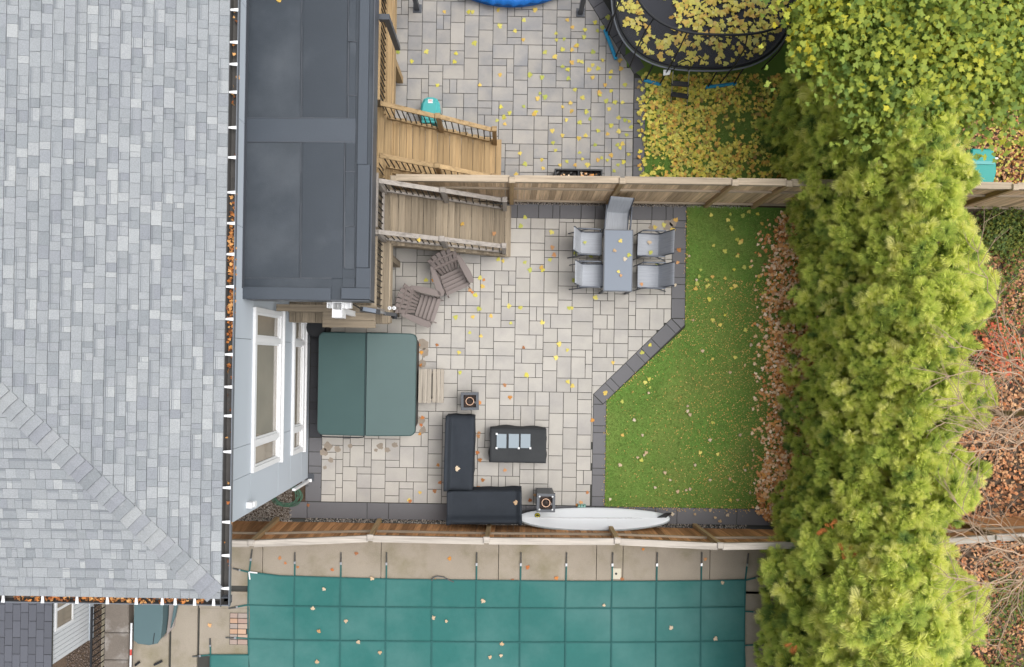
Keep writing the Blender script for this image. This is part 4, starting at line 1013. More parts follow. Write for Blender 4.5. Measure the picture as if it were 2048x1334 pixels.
while y < yb1:
    y2 = min(yb1, y+R.uniform(.45,.9)); m_ = MB(); m_.prism([(xa,y+.004),(xb-R.uniform(0,.04),y+.004),(xb-R.uniform(0,.04),y2-.004),(xa,y2-.004)], 0, .24+R.uniform(-.02,.03), .02); m_.build('stone', M['concrete2'], cw); y = y2
po = thing('pole', (P(262,1280).x,-6.4,0), 'white pole with a red band lying beside the low stone wall', 'pole')
p0, p1 = P(263,1246,.30), P(259,1420,.30); cuts = [0,.30,.37,1.0]
for (f0,f1,m_) in ((0,.30,'white'),(.30,.37,'red'),(.37,1,'white')):
    b = MB(); b.tube([p0.lerp(p1,f0),p0.lerp(p1,f1)], .022, 8); b.build('band' if m_ == 'red' else 'tube', M[m_], po)
ky = thing('slide', (P(300,1250).x,-6.2,0), 'dark teal curved plastic slide lying on the pool deck under the eave', 'slide')
a, c = P(266,1288,.35), P(326,1188,.35)
pts = [(a.x,a.y+.08),(a.x+.10,a.y),((a.x+c.x)/2+.02,a.y-.03),(c.x-.12,a.y+.01),(c.x-.05,a.y+.12),(c.x-.01,a.y+.5),(c.x,c.y),(a.x,c.y)]
b = MB(); b.prism(pts, .30, .35, .02); b.build('bed', M['slideteal'], ky)
b = MB(); b.prism([(x-.02 if x > a.x+.3 else x+.02, y+.03) for x,y in pts], .02, .299); b.build('base', M['slideteal'], ky)
b = MB(); q = [(c.x-.09,a.y+.03),(c.x+.12,a.y+.30),(c.x+.17,a.y+.7),(c.x+.18,c.y),(c.x+.005,c.y),(c.x-.006,a.y+.5),(c.x-.045,a.y+.12)]; b.prism(q, .0, .07, .01); b.build('apron', M['slidegrey'], ky)
b = MB(); q = [(c.x+.075,a.y+.28),(c.x+.17,a.y+.55),(c.x+.225,a.y+.85),(c.x+.24,c.y),(c.x+.165,c.y),(c.x+.15,a.y+.8)]; b.prism(q, .071, .14, .01); b.build('lip', M['slideteal'], ky)
b = MB(); b.beam(P(306,1288,.352),P(309,1266,.352),.015,.008); b.build('seam', M['black'], ky)
for (u0,v0,u1,v1,l) in ((270,1331,279,1324,'short black strap end on the pool deck beside the pole'),(308,1330,324,1322,'longer black strap end on the pool deck right of the slide')):
    b = MB(); b.beam(P(u0,v0,.03),P(u1,v1,.06),.05,.02); o = b.build('strap_end', M['black'], None); tag(o, l, 'strap')
# ---------------------------------------------------------------- upper yard objects
pg = thing('pergola', (P(1000,20).x,8.9,0), 'dark grey metal pergola whose two posts stand on the grey patio', 'pergola')
pa, pb_ = P(835,20), P(1161,28)
for p in (pa, pb_):
    b = MB(); b.box(p.x-.05,p.x+.05,p.y-.02,p.y+.08,.012,2.5); b.build('post', M['darkmetal'], pg)
    b = MB(); b.prism([(p.x-.10,p.y-.07),(p.x+.10,p.y-.07),(p.x+.10,p.y+.13),(p.x-.10,p.y+.13)], .0, .012, .003); b.build('base_plate', M['darkmetal'], pg)
b = MB(); b.box(pa.x-.2,pb_.x+.2,pa.y-.02,pa.y+.08,2.5,2.62); b.build('beam', M['darkmetal'], pg)
dp = thing('downpipe', (P(780,70,3.2).x,P(780,70,3.2).y,2.2), 'dark grey square downpipe elbow at the porch roof edge', 'downpipe')
zt = 3.55; c0_ = P(774,36,zt); b = MB(); b.beam((AX+.0,c0_.y,zt),(c0_.x+.05,c0_.y,zt),.10,.10); b.build('elbow', M['darkmetal'], dp)
b = MB(); b.beam((c0_.x,c0_.y,zt-.055),(c0_.x+.0,c0_.y+.0,2.35),.10,.09,up=(0,1,0)); b.build('pipe', M['darkmetal'], dp)
p = P(782,150); b = MB(); b.prism([(p.x-.07,p.y-.08),(p.x+.07,p.y-.08),(p.x+.07,p.y+.08),(p.x-.07,p.y+.08)], .0, .02, .004); o = b.build('foot_plate', M['darkmetal'], None); tag(o, 'small dark grey metal plate on the grey paving beside the golden railing', 'plate')
p = P(861,218,.35); tt = thing('storage_tub', (p.x,p.y,0), 'turquoise plastic tub with rounded lid and white label beside golden stairs', 'tub')
def tubpts(k, s): return [(p.x+s*x, p.y+s*y) for x, y in ((-.20,-.32),(.20,-.32),(.225,-.05),(.21,.12),(.15,.23),(.06,.265),(-.07,.265),(-.15,.23),(-.205,.12),(-.225,-.05))]
b = MB(); b.prism(tubpts(0,.93), 0, .33, .02); b.build('body', M['teal2'], tt)
b = MB(); b.prism(tubpts(0,1), .331, .37, .02); b.prism([(x-.015,y) for x,y in tubpts(0,.86)], .371, .40, .03); b.build('lid', M['teal'], tt)
for dy in (.185, .135):
    b = MB(); q = (p.x-.0, p.y+dy); b.prism([(q[0]-.055,q[1]-.018),(q[0]+.055,q[1]-.02),(q[0]+.055,q[1]+.018),(q[0]-.055,q[1]+.02)], .401, .404); b.build('label_strip', M['white'], tt)
b = MB(); b.prism([(p.x-.035,p.y+.178),(p.x+.035,p.y+.178),(p.x+.035,p.y+.19),(p.x-.035,p.y+.19)], .4045, .4055); b.prism([(p.x-.04,p.y+.155),(p.x+.03,p.y+.155),(p.x+.03,p.y+.164),(p.x-.04,p.y+.164)], .402, .4055); b.build('label_print', M['red'], tt)
# planter behind the fence
a, c = P(1109,356,.32), P(1205,339,.32); y0_ = 3.93; pl = thing('planter', ((a.x+c.x)/2,4.1,0), 'long black planter box with dark soil and leaves behind the middle fence', 'planter')
b = MB(); w_ = .035
for q in ((a.x,c.x,y0_,y0_+w_),(a.x,c.x,c.y-w_,c.y),(a.x,a.x+w_,y0_+w_,c.y-w_),(c.x-w_,c.x,y0_+w_,c.y-w_)): b.box(q[0],q[1],q[2],q[3],0,.34)
b.box((a.x+c.x)/2-.015,(a.x+c.x)/2+.015,y0_+w_,c.y-w_,.1,.33); b.build('box', M['black'], pl)
b = MB(); nx, ny = 24, 8; X0, X1, Y0, Y1 = a.x+w_+.002, c.x-w_-.002, y0_+w_+.002, c.y-w_-.002
b.add([(X0+(X1-X0)*i/nx, Y0+(Y1-Y0)*j/ny, .22+R.uniform(-.02,.03)) for j in range(ny+1) for i in range(nx+1)], [(j*(nx+1)+i, j*(nx+1)+i+1, (j+1)*(nx+1)+i+1, (j+1)*(nx+1)+i) for j in range(ny) for i in range(nx)])
b.build('soil', mat('wet_potting_soil', S(44,42,42), .3, n1=(20,.5)), pl)
# round pool under a blue tarp at the top edge
bc = P(1024,-232,.3); bp_ = thing('wading_pool', (bc.x,bc.y,0), 'round pool under a ruffled bright blue tarp at the upper patio edge', 'pool')
rp = (P(1024,7,.3).xy-bc.xy).length
b = MB(); b.cyl((bc.x,bc.y), rp-.06, 0, .27, 64); b.build('wall', M['bluetarp'], bp_)
b = MB(); vs = []; n = 220
for rr, zz in ((rp-.5,.33),(rp-.15,.335),(rp-.03,.31),(rp,.22)):
    for k in range(n): t = 2*PI*k/n; q = rr+(.02*math.sin(k*1.9)+.012*math.sin(k*.8) if rr > rp-.2 else 0); vs.append((bc.x+math.cos(t)*q, bc.y+math.sin(t)*q, zz+(.012*math.sin(k*2.3) if rr > rp-.2 else 0)))
b.add(vs, [(r*n+k, r*n+(k+1)%n, (r+1)*n+(k+1)%n, (r+1)*n+k) for r in range(3) for k in range(n)]+[tuple(range(n))]); b.build('tarp', M['bluetarp'], bp_, True)
# trampoline
TC = Vector((4.17,8.36)); HX, HY, EXPN = 2.04, 1.92, 2.7
def ring(s, z, n=72, hx=None):
    out = []
    for k in range(n):
        t = 2*PI*k/n; c_, s_ = math.cos(t), math.sin(t)
        out.append(Vector((TC.x+math.copysign(abs(c_)**(2/EXPN),c_)*HX*s, TC.y+math.copysign(abs(s_)**(2/EXPN),s_)*HY*s, z)))
    return out
tr = thing('trampoline', (TC.x,TC.y,0), 'oval black trampoline with safety net and blue leg pads, leaves on its mat', 'trampoline')
b = MB(); b.tube(ring(1.0,.80), .02, 8, True); b.build('frame_rim', M['gutter'], tr, True)
b = MB(); r0, r1, r2, r3 = ring(.99,.825), ring(.97,.835), ring(.945,.80), ring(.5,.775); n = 72
b.add(r0+r1+r2, [(q*n+k, q*n+(k+1)%n, (q+1)*n+(k+1)%n, (q+1)*n+k) for q in (0,1) for k in range(n)]); b.build('spring_pad', M['black'], tr, True)
b = MB(); b.add(r2+r3, [(k,(k+1)%n,n+(k+1)%n,n+k) for k in range(n)]+[tuple(n+k for k in range(n))]); b.build('mat', M['trampmat'], tr, True)
na, nb_ = ring(.965,.84), ring(.93,2.2); nm = [x.lerp(y,.5)+(TC.to_3d()-x).normalized()*Vector((1,1,0)).length*.0 for x,y in zip(na,nb_)]
b = MB(); b.add(na+nb_, [(k,(k+1)%n,n+(k+1)%n,n+k) for k in range(n)]); b.build('net', M['net'], tr, True)
b = MB(); b.tube(nb_, .028, 6, True); b.build('net_hoop', M['black'], tr, True)
b = MB(); b.tube(ring(.968,.85), .014, 5, True); b.build('net_hem', M['black'], tr, True)
for k in (3, 12, 24, 33, 40, 46, 51, 56, 62, 68):
    q = ring(1.03,.25)[k]; m1 = ring(1.04,1.2)[k]; m2 = ring(1.01,1.9)[k]; q2 = ring(.93,2.2)[k]
    b = MB(); b.tube([q,m1,m2,q2], .017, 6); b.build('net_pole', M['black'], tr)
for k0, k1 in ((39,43),(49,51),(55,58),(20,24),(2,5)):
    a_, c_ = ring(1.0,.80)[k0], ring(1.0,.80)[k1]; g0, g1 = ring(1.03,.05)[k0], ring(1.03,.05)[k1]
    b = MB(); b.tube([a_,g0], .018, 6); b.build('leg', M['black'], tr); b = MB(); b.tube([c_,g1], .018, 6); b.build('leg', M['black'], tr)
    b = MB(); b.tube([g0+(g1-g0)*-.08,g1+(g1-g0)*.08], .042, 8); b.build('leg_pad', M['blue'], tr)
l0, l1, g0, g1 = P(1345,141,.80), P(1377,141,.80), P(1342,204,.0), P(1374,212,.0)
ld = thing('ladder', (g0.x,g0.y,0), 'short steel ladder with two black treads leaning on the trampoline rim', 'ladder')
for q0, q1 in ((l0,g0),(l1,g1)):
    b = MB(); b.tube([q0+Vector((0,-.05,.06)),q1], .014, 6); b.build('rail', M['steel'], ld)
for f in (.36, .70):
    a_, c_ = l0.lerp(g0,f), l1.lerp(g1,f); b = MB(); b.beam(a_+Vector((-.02,-.03,.02)), c_+Vector((.02,-.03,.02)), .11, .03); b.build('tread', M['black'], ld)
b = MB(); cc = P(1362,137,.86); b.tube([(cc.x+dx_,cc.y-.03-(z-.86)*.05,z) for dx_,z in ((-.16,.86),(-.17,1.05),(-.1,1.3),(0,1.42),(.1,1.3),(.17,1.05),(.16,.86))], .014, 5); b.build('net_door_arch', M['black'], tr)
b = MB(); q = P(1334,145,.75); b.prism([(q.x-.08,q.y-.07),(q.x+.06,q.y-.05),(q.x+.09,q.y+.06),(q.x-.08,q.y+.06)], .74, .76, .005); b.build('flap', M['white'], tr)
# turquoise bin beyond the hedge
a, c = P(1952,364,.85), P(2003,292,.85); sb = thing('storage_bin', ((a.x+c.x)/2,(a.y+c.y)/2,0), 'turquoise plastic bin with ridged lid beyond the hedge by the fence', 'bin')
pts = [(a.x,a.y),(c.x-.05,a.y),(c.x+.03,a.y+.3),(c.x-.0,c.y-.15),(c.x-.06,c.y),(a.x,c.y)]
b = MB(); b.prism(pts, 0, .58, .02); b.build('body', M['teal2'], sb)
b = MB(); b.prism([(x+.02,y) for x,y in pts], .581, .66, .03); b.build('lid', M['teal2'], sb)
ym = P(1980,321,.85).y; b = MB(); b.beam((a.x,ym,.67),(c.x-.02,ym,.67),.07,.03); b.build('ridge', M['teal'], sb)
for v in (312, 362): q = P(2004,v,.84); b = MB(); b.box(q.x-.03,q.x+.04,q.y-.02,q.y+.02,.60,.67); b.build('latch', M['white'], sb)
# ---------------------------------------------------------------- trees
def spray_template():
    """a feathery fan of scale-leaf: a spine with paired fingers"""
    V = []; T = []
    def tri(a, b_, c): n = len(V); V.extend([a,b_,c]); T.append((n,n+1,n+2))
    L = 6
    tri((0,-.03,0),(0,.03,0),(1,0,-.16))
    for i in range(L):
        x = .04+.74*i/L; ln = (.30,.50,.56,.50,.40,.28)[i]
        for s in (-1,1):
            ang = math.radians(40-12*i/L); dx, dy = math.cos(ang)*ln, math.sin(ang)*ln*s; z = -.16*x*x; zt = -.16*(x+dx)**2-.05-.03*(i%2)
            tri((x-.052,0,z),(x+.06,0,z),(x+dx,dy,zt))
            tri((x+dx*.30,dy*.30,z-.01),(x+dx*.50,dy*.50,z-.02),(x+dx*.62+.13,dy*.52,zt))
    return np.array(V), np.array(T)
SV, ST_ = spray_template()
TIPS = SV[:,0].clip(0,1)
def crown_mesh(name, rnd, Ht, rb, nplume, inner, ncl=15):
    """a cedar crown: plumes of sprays over a blunt column, more of them inside"""
    NP = nplume+inner; t = rnd.uniform(0,1,NP)**.85
    hz = .25+(Ht-.25)*t; th = rnd.uniform(0, 2*PI, NP)
    prof = rb*np.clip(1-(np.abs(hz-.45*Ht)/(.58*Ht))**np.where(hz > .45*Ht, 3., 2.)*np.where(hz > .45*Ht, 1, .45), .02, 1)**.6
    lump = 1+.16*np.sin(th*3+hz*2.1+rnd.uniform(0,6))+.12*np.sin(th*5-hz*3.3)+rnd.normal(0,.07,NP)
    rr = prof*lump; rr[nplume:] *= rnd.uniform(.25,.8,inner)
    top = rnd.uniform(0,1,NP) < .12; 
    C = np.stack([np.cos(th)*rr, np.sin(th)*rr, hz+rnd.normal(0,.06,NP)], 1)
    axis = np.stack([np.cos(th)*.75, np.sin(th)*.75, np.full(NP,.55)+.9*(hz/Ht)**2], 1)+rnd.normal(0,.16,(NP,3)); axis /= np.linalg.norm(axis,axis=1,keepdims=True)
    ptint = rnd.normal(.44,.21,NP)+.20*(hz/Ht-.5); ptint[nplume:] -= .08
    size = rnd.uniform(.11,.25,NP)
    ref = np.array([.2,.1,1.]); X = np.cross(ref, axis); X /= np.linalg.norm(X,axis=1,keepdims=True); Y = np.cross(axis, X)
    ks = ncl; Mx = []; Tx = []; tint = []
    for q in range(ks):
        ph = 2*PI*q/ks*2.4+rnd.uniform(0,.6,NP); op = math.radians(12)+math.radians(62)*((q+.5)/ks)+rnd.normal(0,.12,NP)
        d = axis*np.cos(op)[:,None]+(X*np.cos(ph)[:,None]+Y*np.sin(ph)[:,None])*np.sin(op)[:,None]
        nrm = axis*.6+np.array([0,0,.9])+rnd.normal(0,.4,(NP,3)); side = np.cross(nrm, d); side /= np.linalg.norm(side,axis=1,keepdims=True); nn = np.cross(d, side)
        sc = size*rnd.uniform(.7,1.15,NP)
        Mx.append(np.stack([d,side*1.0,nn],2)*sc[:,None,None]); Tx.append(C-axis*(.10+.08*(q/ks))[...,None] if np.ndim(.1) else C-axis*.12); tint.append(ptint+rnd.normal(0,.07,NP))
    Mx = np.concatenate(Mx); Tx = np.concatenate(Tx); tint = np.concatenate(tint)
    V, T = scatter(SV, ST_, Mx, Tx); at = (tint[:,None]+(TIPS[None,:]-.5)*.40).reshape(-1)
    return fast(name, V, T, M['cedar'], at)
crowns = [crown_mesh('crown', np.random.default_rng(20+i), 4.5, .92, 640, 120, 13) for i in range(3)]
tb_ = MB(); tb_.tube([(0,0,0),(.03,.02,1.6),(0,.03,3.2),(0,0,4.1)], .10, 8, False, .02); trunk_me = tb_.mesh('trunk', M['bark'])
brb = MB()
for i in range(26):
    a = R.uniform(0,6.28); z = .6+3.2*i/26; L = .75*(1-.12*z); brb.tube([(0,0,z),(math.cos(a)*L*.5,math.sin(a)*L*.5,z+.16),(math.cos(a)*L,math.sin(a)*L,z+.42)], .018, 4, False, .006)
limb_me = brb.mesh('limb', M['bark'])
ORD = ['nearest the trampoline','second along from the trampoline','third from the trampoline, near the fence end','straddling the end of the middle fence','just past the end of the middle fence',
  'second past the middle fence','third past the middle fence','at the middle of the lawn edge','one past the middle of the lawn edge','beside the widest part of the leaf drift','nearest the lower lawn corner','at the end of the pool fence','beside the pool deck corner','second along the pool deck','last along the pool deck']
y = 7.4; ced = []
for i in range(15):
    xx = 7.2+R.uniform(-.1,.1) + (.14 if 3 < i < 10 else 0) - (.14 if i > 9 else 0) - (.25 if 0 < i < 4 else .1 if i == 0 else 0); hs = R.uniform(.93,1.06)*(1.0 if i < 11 else .97); ws = R.uniform(.95,1.08)*(1.28 if i > 10 else 1.15 if i < 4 else 1.06)
    t = thing('cedar_tree', (xx,y,0), 'feathery green cedar of the hedge, '+ORD[i], 'tree', 'cedars of the hedge'); 
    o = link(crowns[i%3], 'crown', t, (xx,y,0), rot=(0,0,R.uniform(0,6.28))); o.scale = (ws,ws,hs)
    link(trunk_me, 'trunk', t, (xx,y,0)); l = link(limb_me, 'limb', t, (xx,y,0), rot=(0,0,R.uniform(0,6))); y -= R.uniform(1.0,1.12)
SEC = [(8.2,-.6,.78,'shorter green cedar behind the hedge, opposite the lawn middle'),(8.15,1.4,.8,'shorter green cedar behind the hedge near the bare branches'),(8.2,-2.3,.74,'shorter green cedar behind the hedge below the red shrub'),
       (8.1,-4.6,.8,'shorter green cedar behind the hedge past the pool fence'),(8.2,-6.2,.8,'shorter green cedar behind the hedge at the frame corner'),(8.25,3.0,.6,'shorter green cedar behind the hedge beside the turquoise bin')]
for i, (xx, yy, s, lab) in enumerate(SEC):
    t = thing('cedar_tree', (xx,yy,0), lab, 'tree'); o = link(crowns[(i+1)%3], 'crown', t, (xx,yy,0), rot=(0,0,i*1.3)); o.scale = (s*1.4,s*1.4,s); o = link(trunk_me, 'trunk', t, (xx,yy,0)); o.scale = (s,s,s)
dry = []
for (u,v,z) in ((1642,1052,3.0),(1650,1046,3.1),(1684,1108,3.4),(1692,1112,3.4),(1592,1080,2.2),(1585,1290,2.4),(1788,1302,4.0)):
    p = P(u,v,z)
    for _ in range(3): dry.append((p.x+R.uniform(-.05,.05), p.y+R.uniform(-.05,.05), z+R.uniform(0,.2)))
dry = np.array(dry); V, T = scatter(SV, ST_, frames(NR.normal(0,.4,(len(dry),3))+np.array([0,0,1.]), NR.uniform(0,6.28,len(dry)), NR.uniform(.14,.24,len(dry))), dry)
o = link(fast('dry_sprays', V, T, M['cedardry']), 'dry_foliage', None, kind='stuff')
# maple leaf outline, used on the crown and on the ground
HALF = [(0,0),(.14,-.05),(.36,-.12),(.36,.05),(.62,.16),(.50,.28),(.56,.52),(.36,.46),(.25,.48),(.28,.74),(.13,.70),(0,1.0)]
OUT = HALF+[(-x,y) for x,y in reversed(HALF[1:-1])]
def leaf_arr(curl=.18, stem=True):
    V = [(0,.0,0)]+[(x,y-.35,-curl*(x*x+.6*(y-.35)**2)+(.05 if i%2 else -.03)*curl) for i,(x,y) in enumerate(OUT)]; n = len(OUT)
    T = [(0,1+i,1+(i+1)%n) for i in range(n)]
    if stem:
        k = len(V); V += [(-.02,-.35,0),(.02,-.35,0),(.05,-.8,-.05)]; T.append((k,k+1,k+2))
    return np.array(V), np.array(T)
LV, LT = leaf_arr()
LITE = [(0,0),(.36,-.12),(.34,.08),(.62,.2),(.48,.32),(.5,.52),(.26,.48),(.14,.72),(0,1.0)]
LO = LITE+[(-x,y) for x,y in reversed(LITE[1:-1])]
L2V = np.array([(0,.0,.0)]+[(x,y-.35,-.2*(x*x+.5*(y-.35)**2)) for x,y in LO]); L2T = np.array([(0,1+i,1+(i+1)%len(LO)) for i in range(len(LO))])
def maple(label, c, rad, n, leaf, nz):
    t = thing('maple_tree', (c[0],c[1],0), label, 'tree')
    rnd = np.random.default_rng(nz)
    k = 0; P_ = []; tint = []
    ncl = 170; th = rnd.uniform(0,6.28,ncl); ph = rnd.uniform(0,1,ncl)**.6
    cl = np.stack([np.cos(th)*np.sqrt(1-(1-ph)**2*1.0), np.sin(th)*np.sqrt(1-(1-ph)**2), (1-ph)], 1)*rnd.uniform(.72,1.02,(ncl,1))*np.array(rad)+np.array(c)
    w = rnd.integers(0,ncl,n); pos = cl[w]+rnd.normal(0,1,(n,3))*np.array([.36,.36,.10]); ct = rnd.normal(.40,.15,ncl); ct[rnd.uniform(0,1,ncl) < .06] += .25
    tint = ct[w]+rnd.normal(0,.12,n)
    Z = rnd.normal(0,.33,(n,3))+np.array([0,0,1.]); V, T = scatter(L2V, L2T, frames(Z, rnd.uniform(0,6.28,n), leaf*rnd.uniform(.65,1.2,n)), pos)
    link(fast('crown', V, T, M['mapleleaf'], np.repeat(tint, len(L2V))), 'crown', t, (0,0,0))
    b = MB(); b.tube([(c[0],c[1],0),(c[0]+.05,c[1],1.6),(c[0],c[1]+.05,c[2])], .16, 10, False, .09); b.build('trunk', M['bark'], t)
    for i in range(0,ncl,4):
        q = Vector(cl[i]); s = Vector((c[0],c[1],c[2]*.65)); b = MB(); b.tube([s, s.lerp(q,.5)+Vector((0,0,.3)), q], .035, 5, False, .006); b.build('limb', M['twig'], t)
    return t
maple('broad maple with green and yellow leaves spreading over the hedge top', (7.42,6.8,4.1), (2.5,2.7,1.5), 30000, .098, 3)
maple('second maple with green yellow leaves at the frame corner beyond the hedge', (9.6,7.0,3.6), (1.5,1.9,1.5), 10000, .098, 8)
# bare trees reaching in from the right
def bare(label, base, tips, seed):
    rnd = random.Random(seed); t = thing('bare_tree', base, label, 'tree'); bx = Vector(base)
    fk = bx+Vector((-.3,.1,2.6)); b = MB(); b.tube([bx, bx+Vector((-.05,0,1.3)), fk], .09, 8, False, .05); b.build('trunk', M['twig'], t)
    for tip in tips:
        q = Vector(tip); L = (q-fk).length; side = Vector((-(q-fk).y,(q-fk).x,0)).normalized(); bend = rnd.uniform(-.18,.18)*L
        m1 = fk.lerp(q,.35)+side*bend+Vector((0,0,.25)); m2 = fk.lerp(q,.7)+side*bend*.7+Vector((0,0,.2)); pts = [fk,m1,m2,q]; cur = []
        for k in range(17):
            f = k/16*3; i = min(2,int(f)); cur.append(pts[i].lerp(pts[i+1],f-i)+Vector((rnd.gauss(0,.02),rnd.gauss(0,.02),rnd.gauss(0,.02))))
        b = MB(); b.tube(cur, .019, 5, False, .004)
        for k in range(12):
            i = rnd.randrange(5,16); s0 = cur[i]; d = (cur[min(16,i+1)]-cur[i-1]).normalized(); a = rnd.choice((-1,1))*rnd.uniform(.4,1.0)
            dd_ = Vector((d.x*math.cos(a)-d.y*math.sin(a), d.x*math.sin(a)+d.y*math.cos(a), rnd.uniform(-.1,.3))); ln_ = rnd.uniform(.3,.9); c2 = [s0]
            for z in range(5): dd_ = (dd_+Vector((rnd.gauss(0,.14),rnd.gauss(0,.14),rnd.gauss(0,.08)))).normalized(); c2.append(c2[-1]+dd_*ln_/5)
            b.tube(c2, .0075, 4, False, .0025)
            for w in range(2):
                e = c2[rnd.randrange(2,5)]; d3 = (dd_+Vector((rnd.gauss(0,.6),rnd.gauss(0,.6),.1))).normalized(); b.tube([e, e+d3*.18, e+d3*.34+Vector((0,0,.05))], .0035, 4, False, .0015)
        b.build('branch', M['twig'], t)
bare('leafless tree whose pale branches reach over the hedge beside the red shrub', (10.6,-1.0,0), [tuple(P(u,v,z+.5)) for u,v,z in ((1890,690,4.6),(1945,480,4.4),(1880,840,4.8),(1905,900,4.6),(1960,760,4.6),(1900,780,4.7),(2000,620,4.4),(1930,950,4.4),(1990,880,4.3),(1860,760,4.7))], 3)
bare('leafless tree whose pale branches fan out past the pool fence end', (10.8,-3.6,0), [tuple(P(u,v,z+.5)) for u,v,z in ((1890,1055,4.5),(1880,1150,4.6),(1900,990,4.5),(1960,1240,4.3),(1930,1190,4.5),(1990,1310,4.2),(1970,1020,4.4))], 5)
# red shrub and ground cover beyond the hedge
def clump(pts, spread, n, sz, zlo, zhi, m, name, seed, simple=True):
    rnd = np.random.default_rng(seed); pts = np.array(pts); w = rnd.integers(0,len(pts),n); pos = pts[w]+rnd.normal(0,1,(n,3))*np.array([spread,spread,0]); pos[:,2] = rnd.uniform(zlo,zhi,n)
    V, T = scatter(L2V, L2T, frames(rnd.normal(0,.5,(n,3))+np.array([0,0,1.]), rnd.uniform(0,6.28,n), sz*rnd.uniform(.6,1.3,n)), pos)
    return fast(name, V, T, m, np.repeat(rnd.uniform(0,1,n), len(L2V)))
rs = thing('red_shrub', tuple(P(2005,715)), 'low shrub with bright red orange leaves right of the hedge', 'shrub')
link(clump([tuple(P(u,v,.8)) for u,v in ((1990,690),(2010,715),(2030,735),(1985,740),(2035,690),(2010,660))], .15, 420, .06, .3, 1.0, M['redleaf'], 'leaves', 4), 'foliage', rs, (0,0,0))
b = MB()
for i in range(14): q = P(R.uniform(1975,2045),R.uniform(650,750),.8); b.tube([P(2008,705), q], .010, 4, False, .004)
b.build('stem', M['twig'], rs)
link(clump([tuple(P(R.uniform(1950,2060),R.uniform(405,500))) for _ in range(40)]+[tuple(P(R.uniform(1930,2040),R.uniform(500,760))) for _ in range(22)]+[tuple(P(R.uniform(1970,2050),R.uniform(1150,1340))) for _ in range(18)], .17, 4600, .055, .03, .25, M['greenleaf'], 'ground_cover', 6), 'ground_cover', None, kind='stuff')
# ---------------------------------------------------------------- fallen leaves
def litter(name, pos, sz, m, tilt=.45, seed=1):
    rnd = np.random.default_rng(seed); pos = np.array(pos); n = len(pos)
    V, T = scatter(L2V, L2T, frames(rnd.normal(0,tilt,(n,3))+np.array([0,0,1.]), rnd.uniform(0,6.28,n), np.asarray(sz)*rnd.uniform(.65,1.25,n)), pos)
    return link(fast(name, V, T, m, np.repeat(rnd.uniform(0,1,n), len(L2V))), name, None, kind='stuff')
litter('gutter_leaves', GUTTER_LEAVES, .05, M['litter3'], .6, 2)
drift = [(425,1560,1600),(470,1548,1606),(520,1540,1608),(570,1535,1606),(620,1532,1602),(680,1540,1596),(720,1535,1592),(760,1545,1594),(800,1540,1592),(850,1538,1598),(900,1540,1602),(940,1522,1605),(980,1512,1610),(1020,1515,1612),(1045,1540,1610)]
pos = []
for _ in range(5200):
    i = R.randrange(len(drift)-1); f = R.random(); v = drift[i][0]*(1-f)+drift[i+1][0]*f; ul = drift[i][1]*(1-f)+drift[i+1][1]*f; ur = drift[i][2]*(1-f)+drift[i+1][2]*f+30
    pos.append(tuple(P(R.uniform(ul,ur)+R.gauss(0,5), v))[:2]+(.01+R.uniform(0,.07),))
for _ in range(260):
    v = R.uniform(440,1030); pos.append(tuple(P(1540-abs(R.gauss(0,18)), v))[:2]+(.03,))
litter('leaf_drift', pos, .078, M['litter'], .4, 3)
pos = []
for _ in range(4200):
    u = 1540-abs(R.gauss(0,130)); v = R.uniform(560,1015)
    q = P(u,v)
    if inside(q.x, q.y, lawn_pts): pos.append((q.x,q.y,.03))
for _ in range(420):
    p0, p1 = R.choice([((1212,808),(1209,1012)),((1214,803),(1366,665)),((1372,640),(1374,415)),((1214,1016),(1500,1022)),((1215,1014),(1500,1018))]); f = R.random(); q = P(p0[0]+(p1[0]-p0[0])*f+R.gauss(0,2.5), p0[1]+(p1[1]-p0[1])*f+R.gauss(0,2.5)); pos.append((q.x,q.y,.02))
litter('leaf_crumbs', pos, .020, mat('leaf_flecks', None, .8, ramp=[S(196,150,80), S(222,182,104), S(206,160,92), S(228,196,130)], attr=True), .5, 4)
pos = []
for _ in range(4200):
    u, v = R.uniform(1275,1600), R.uniform(150,357); d = min(1, (u-1270)/40); hole = (1430 < u < 1500 and 225 < v < 285) or (1290 < u < 1340 and 310 < v < 357) or (1540 < u and 280 < v < 350)
    if R.random() > d*(.9 if v < 330 else .75) or (hole and R.random() < .75) or (u > 1480 and R.random() < .45): continue
    pos.append(tuple(P(u,v))[:2]+(.012+R.uniform(0,.06),))
litter('yellow_leaf_carpet', pos, .088, mat('yellow_litter', None, .7, ramp=[S(150,120,74), S(206,196,92), S(230,216,92), S(240,226,112), S(196,200,104), S(236,200,96), S(214,164,84), S(172,184,92), S(226,210,84)], attr=True, trans=.05), .4, 5)
pos = []
for _ in range(2600):
    x, y_ = TC.x+R.uniform(-1,1)*HX, TC.y+R.uniform(-1,1)*HY; r = (abs((x-TC.x)/HX)**EXPN+abs((y_-TC.y)/HY)**EXPN)**(1/EXPN)
    u, v = px(x,y_,.8); 
    if r > .93: continue
    keep = .62 if r > .70 else (.85 if u > 1342 else .03)
    
    if R.random() < min(1, keep*.9): pos.append((x,y_,.80+R.uniform(0,.03)))
litter('trampoline_leaves', pos, .125, mat('bright_yellow_litter', None, .6, ramp=[S(222,208,96), S(232,220,112), S(210,206,110), S(234,214,104), S(220,176,96), S(230,226,140)], attr=True, trans=.05), .3, 6)
pos = []
for _ in range(9000):
    u, v = R.uniform(1900,2090), R.uniform(180,372) if R.random() < .18 else R.uniform(450,1400); pos.append(tuple(P(u,v))[:2]+(R.uniform(-.03,.03),))
litter('brown_leaf_carpet', pos, .075, M['litter2'], .5, 7)
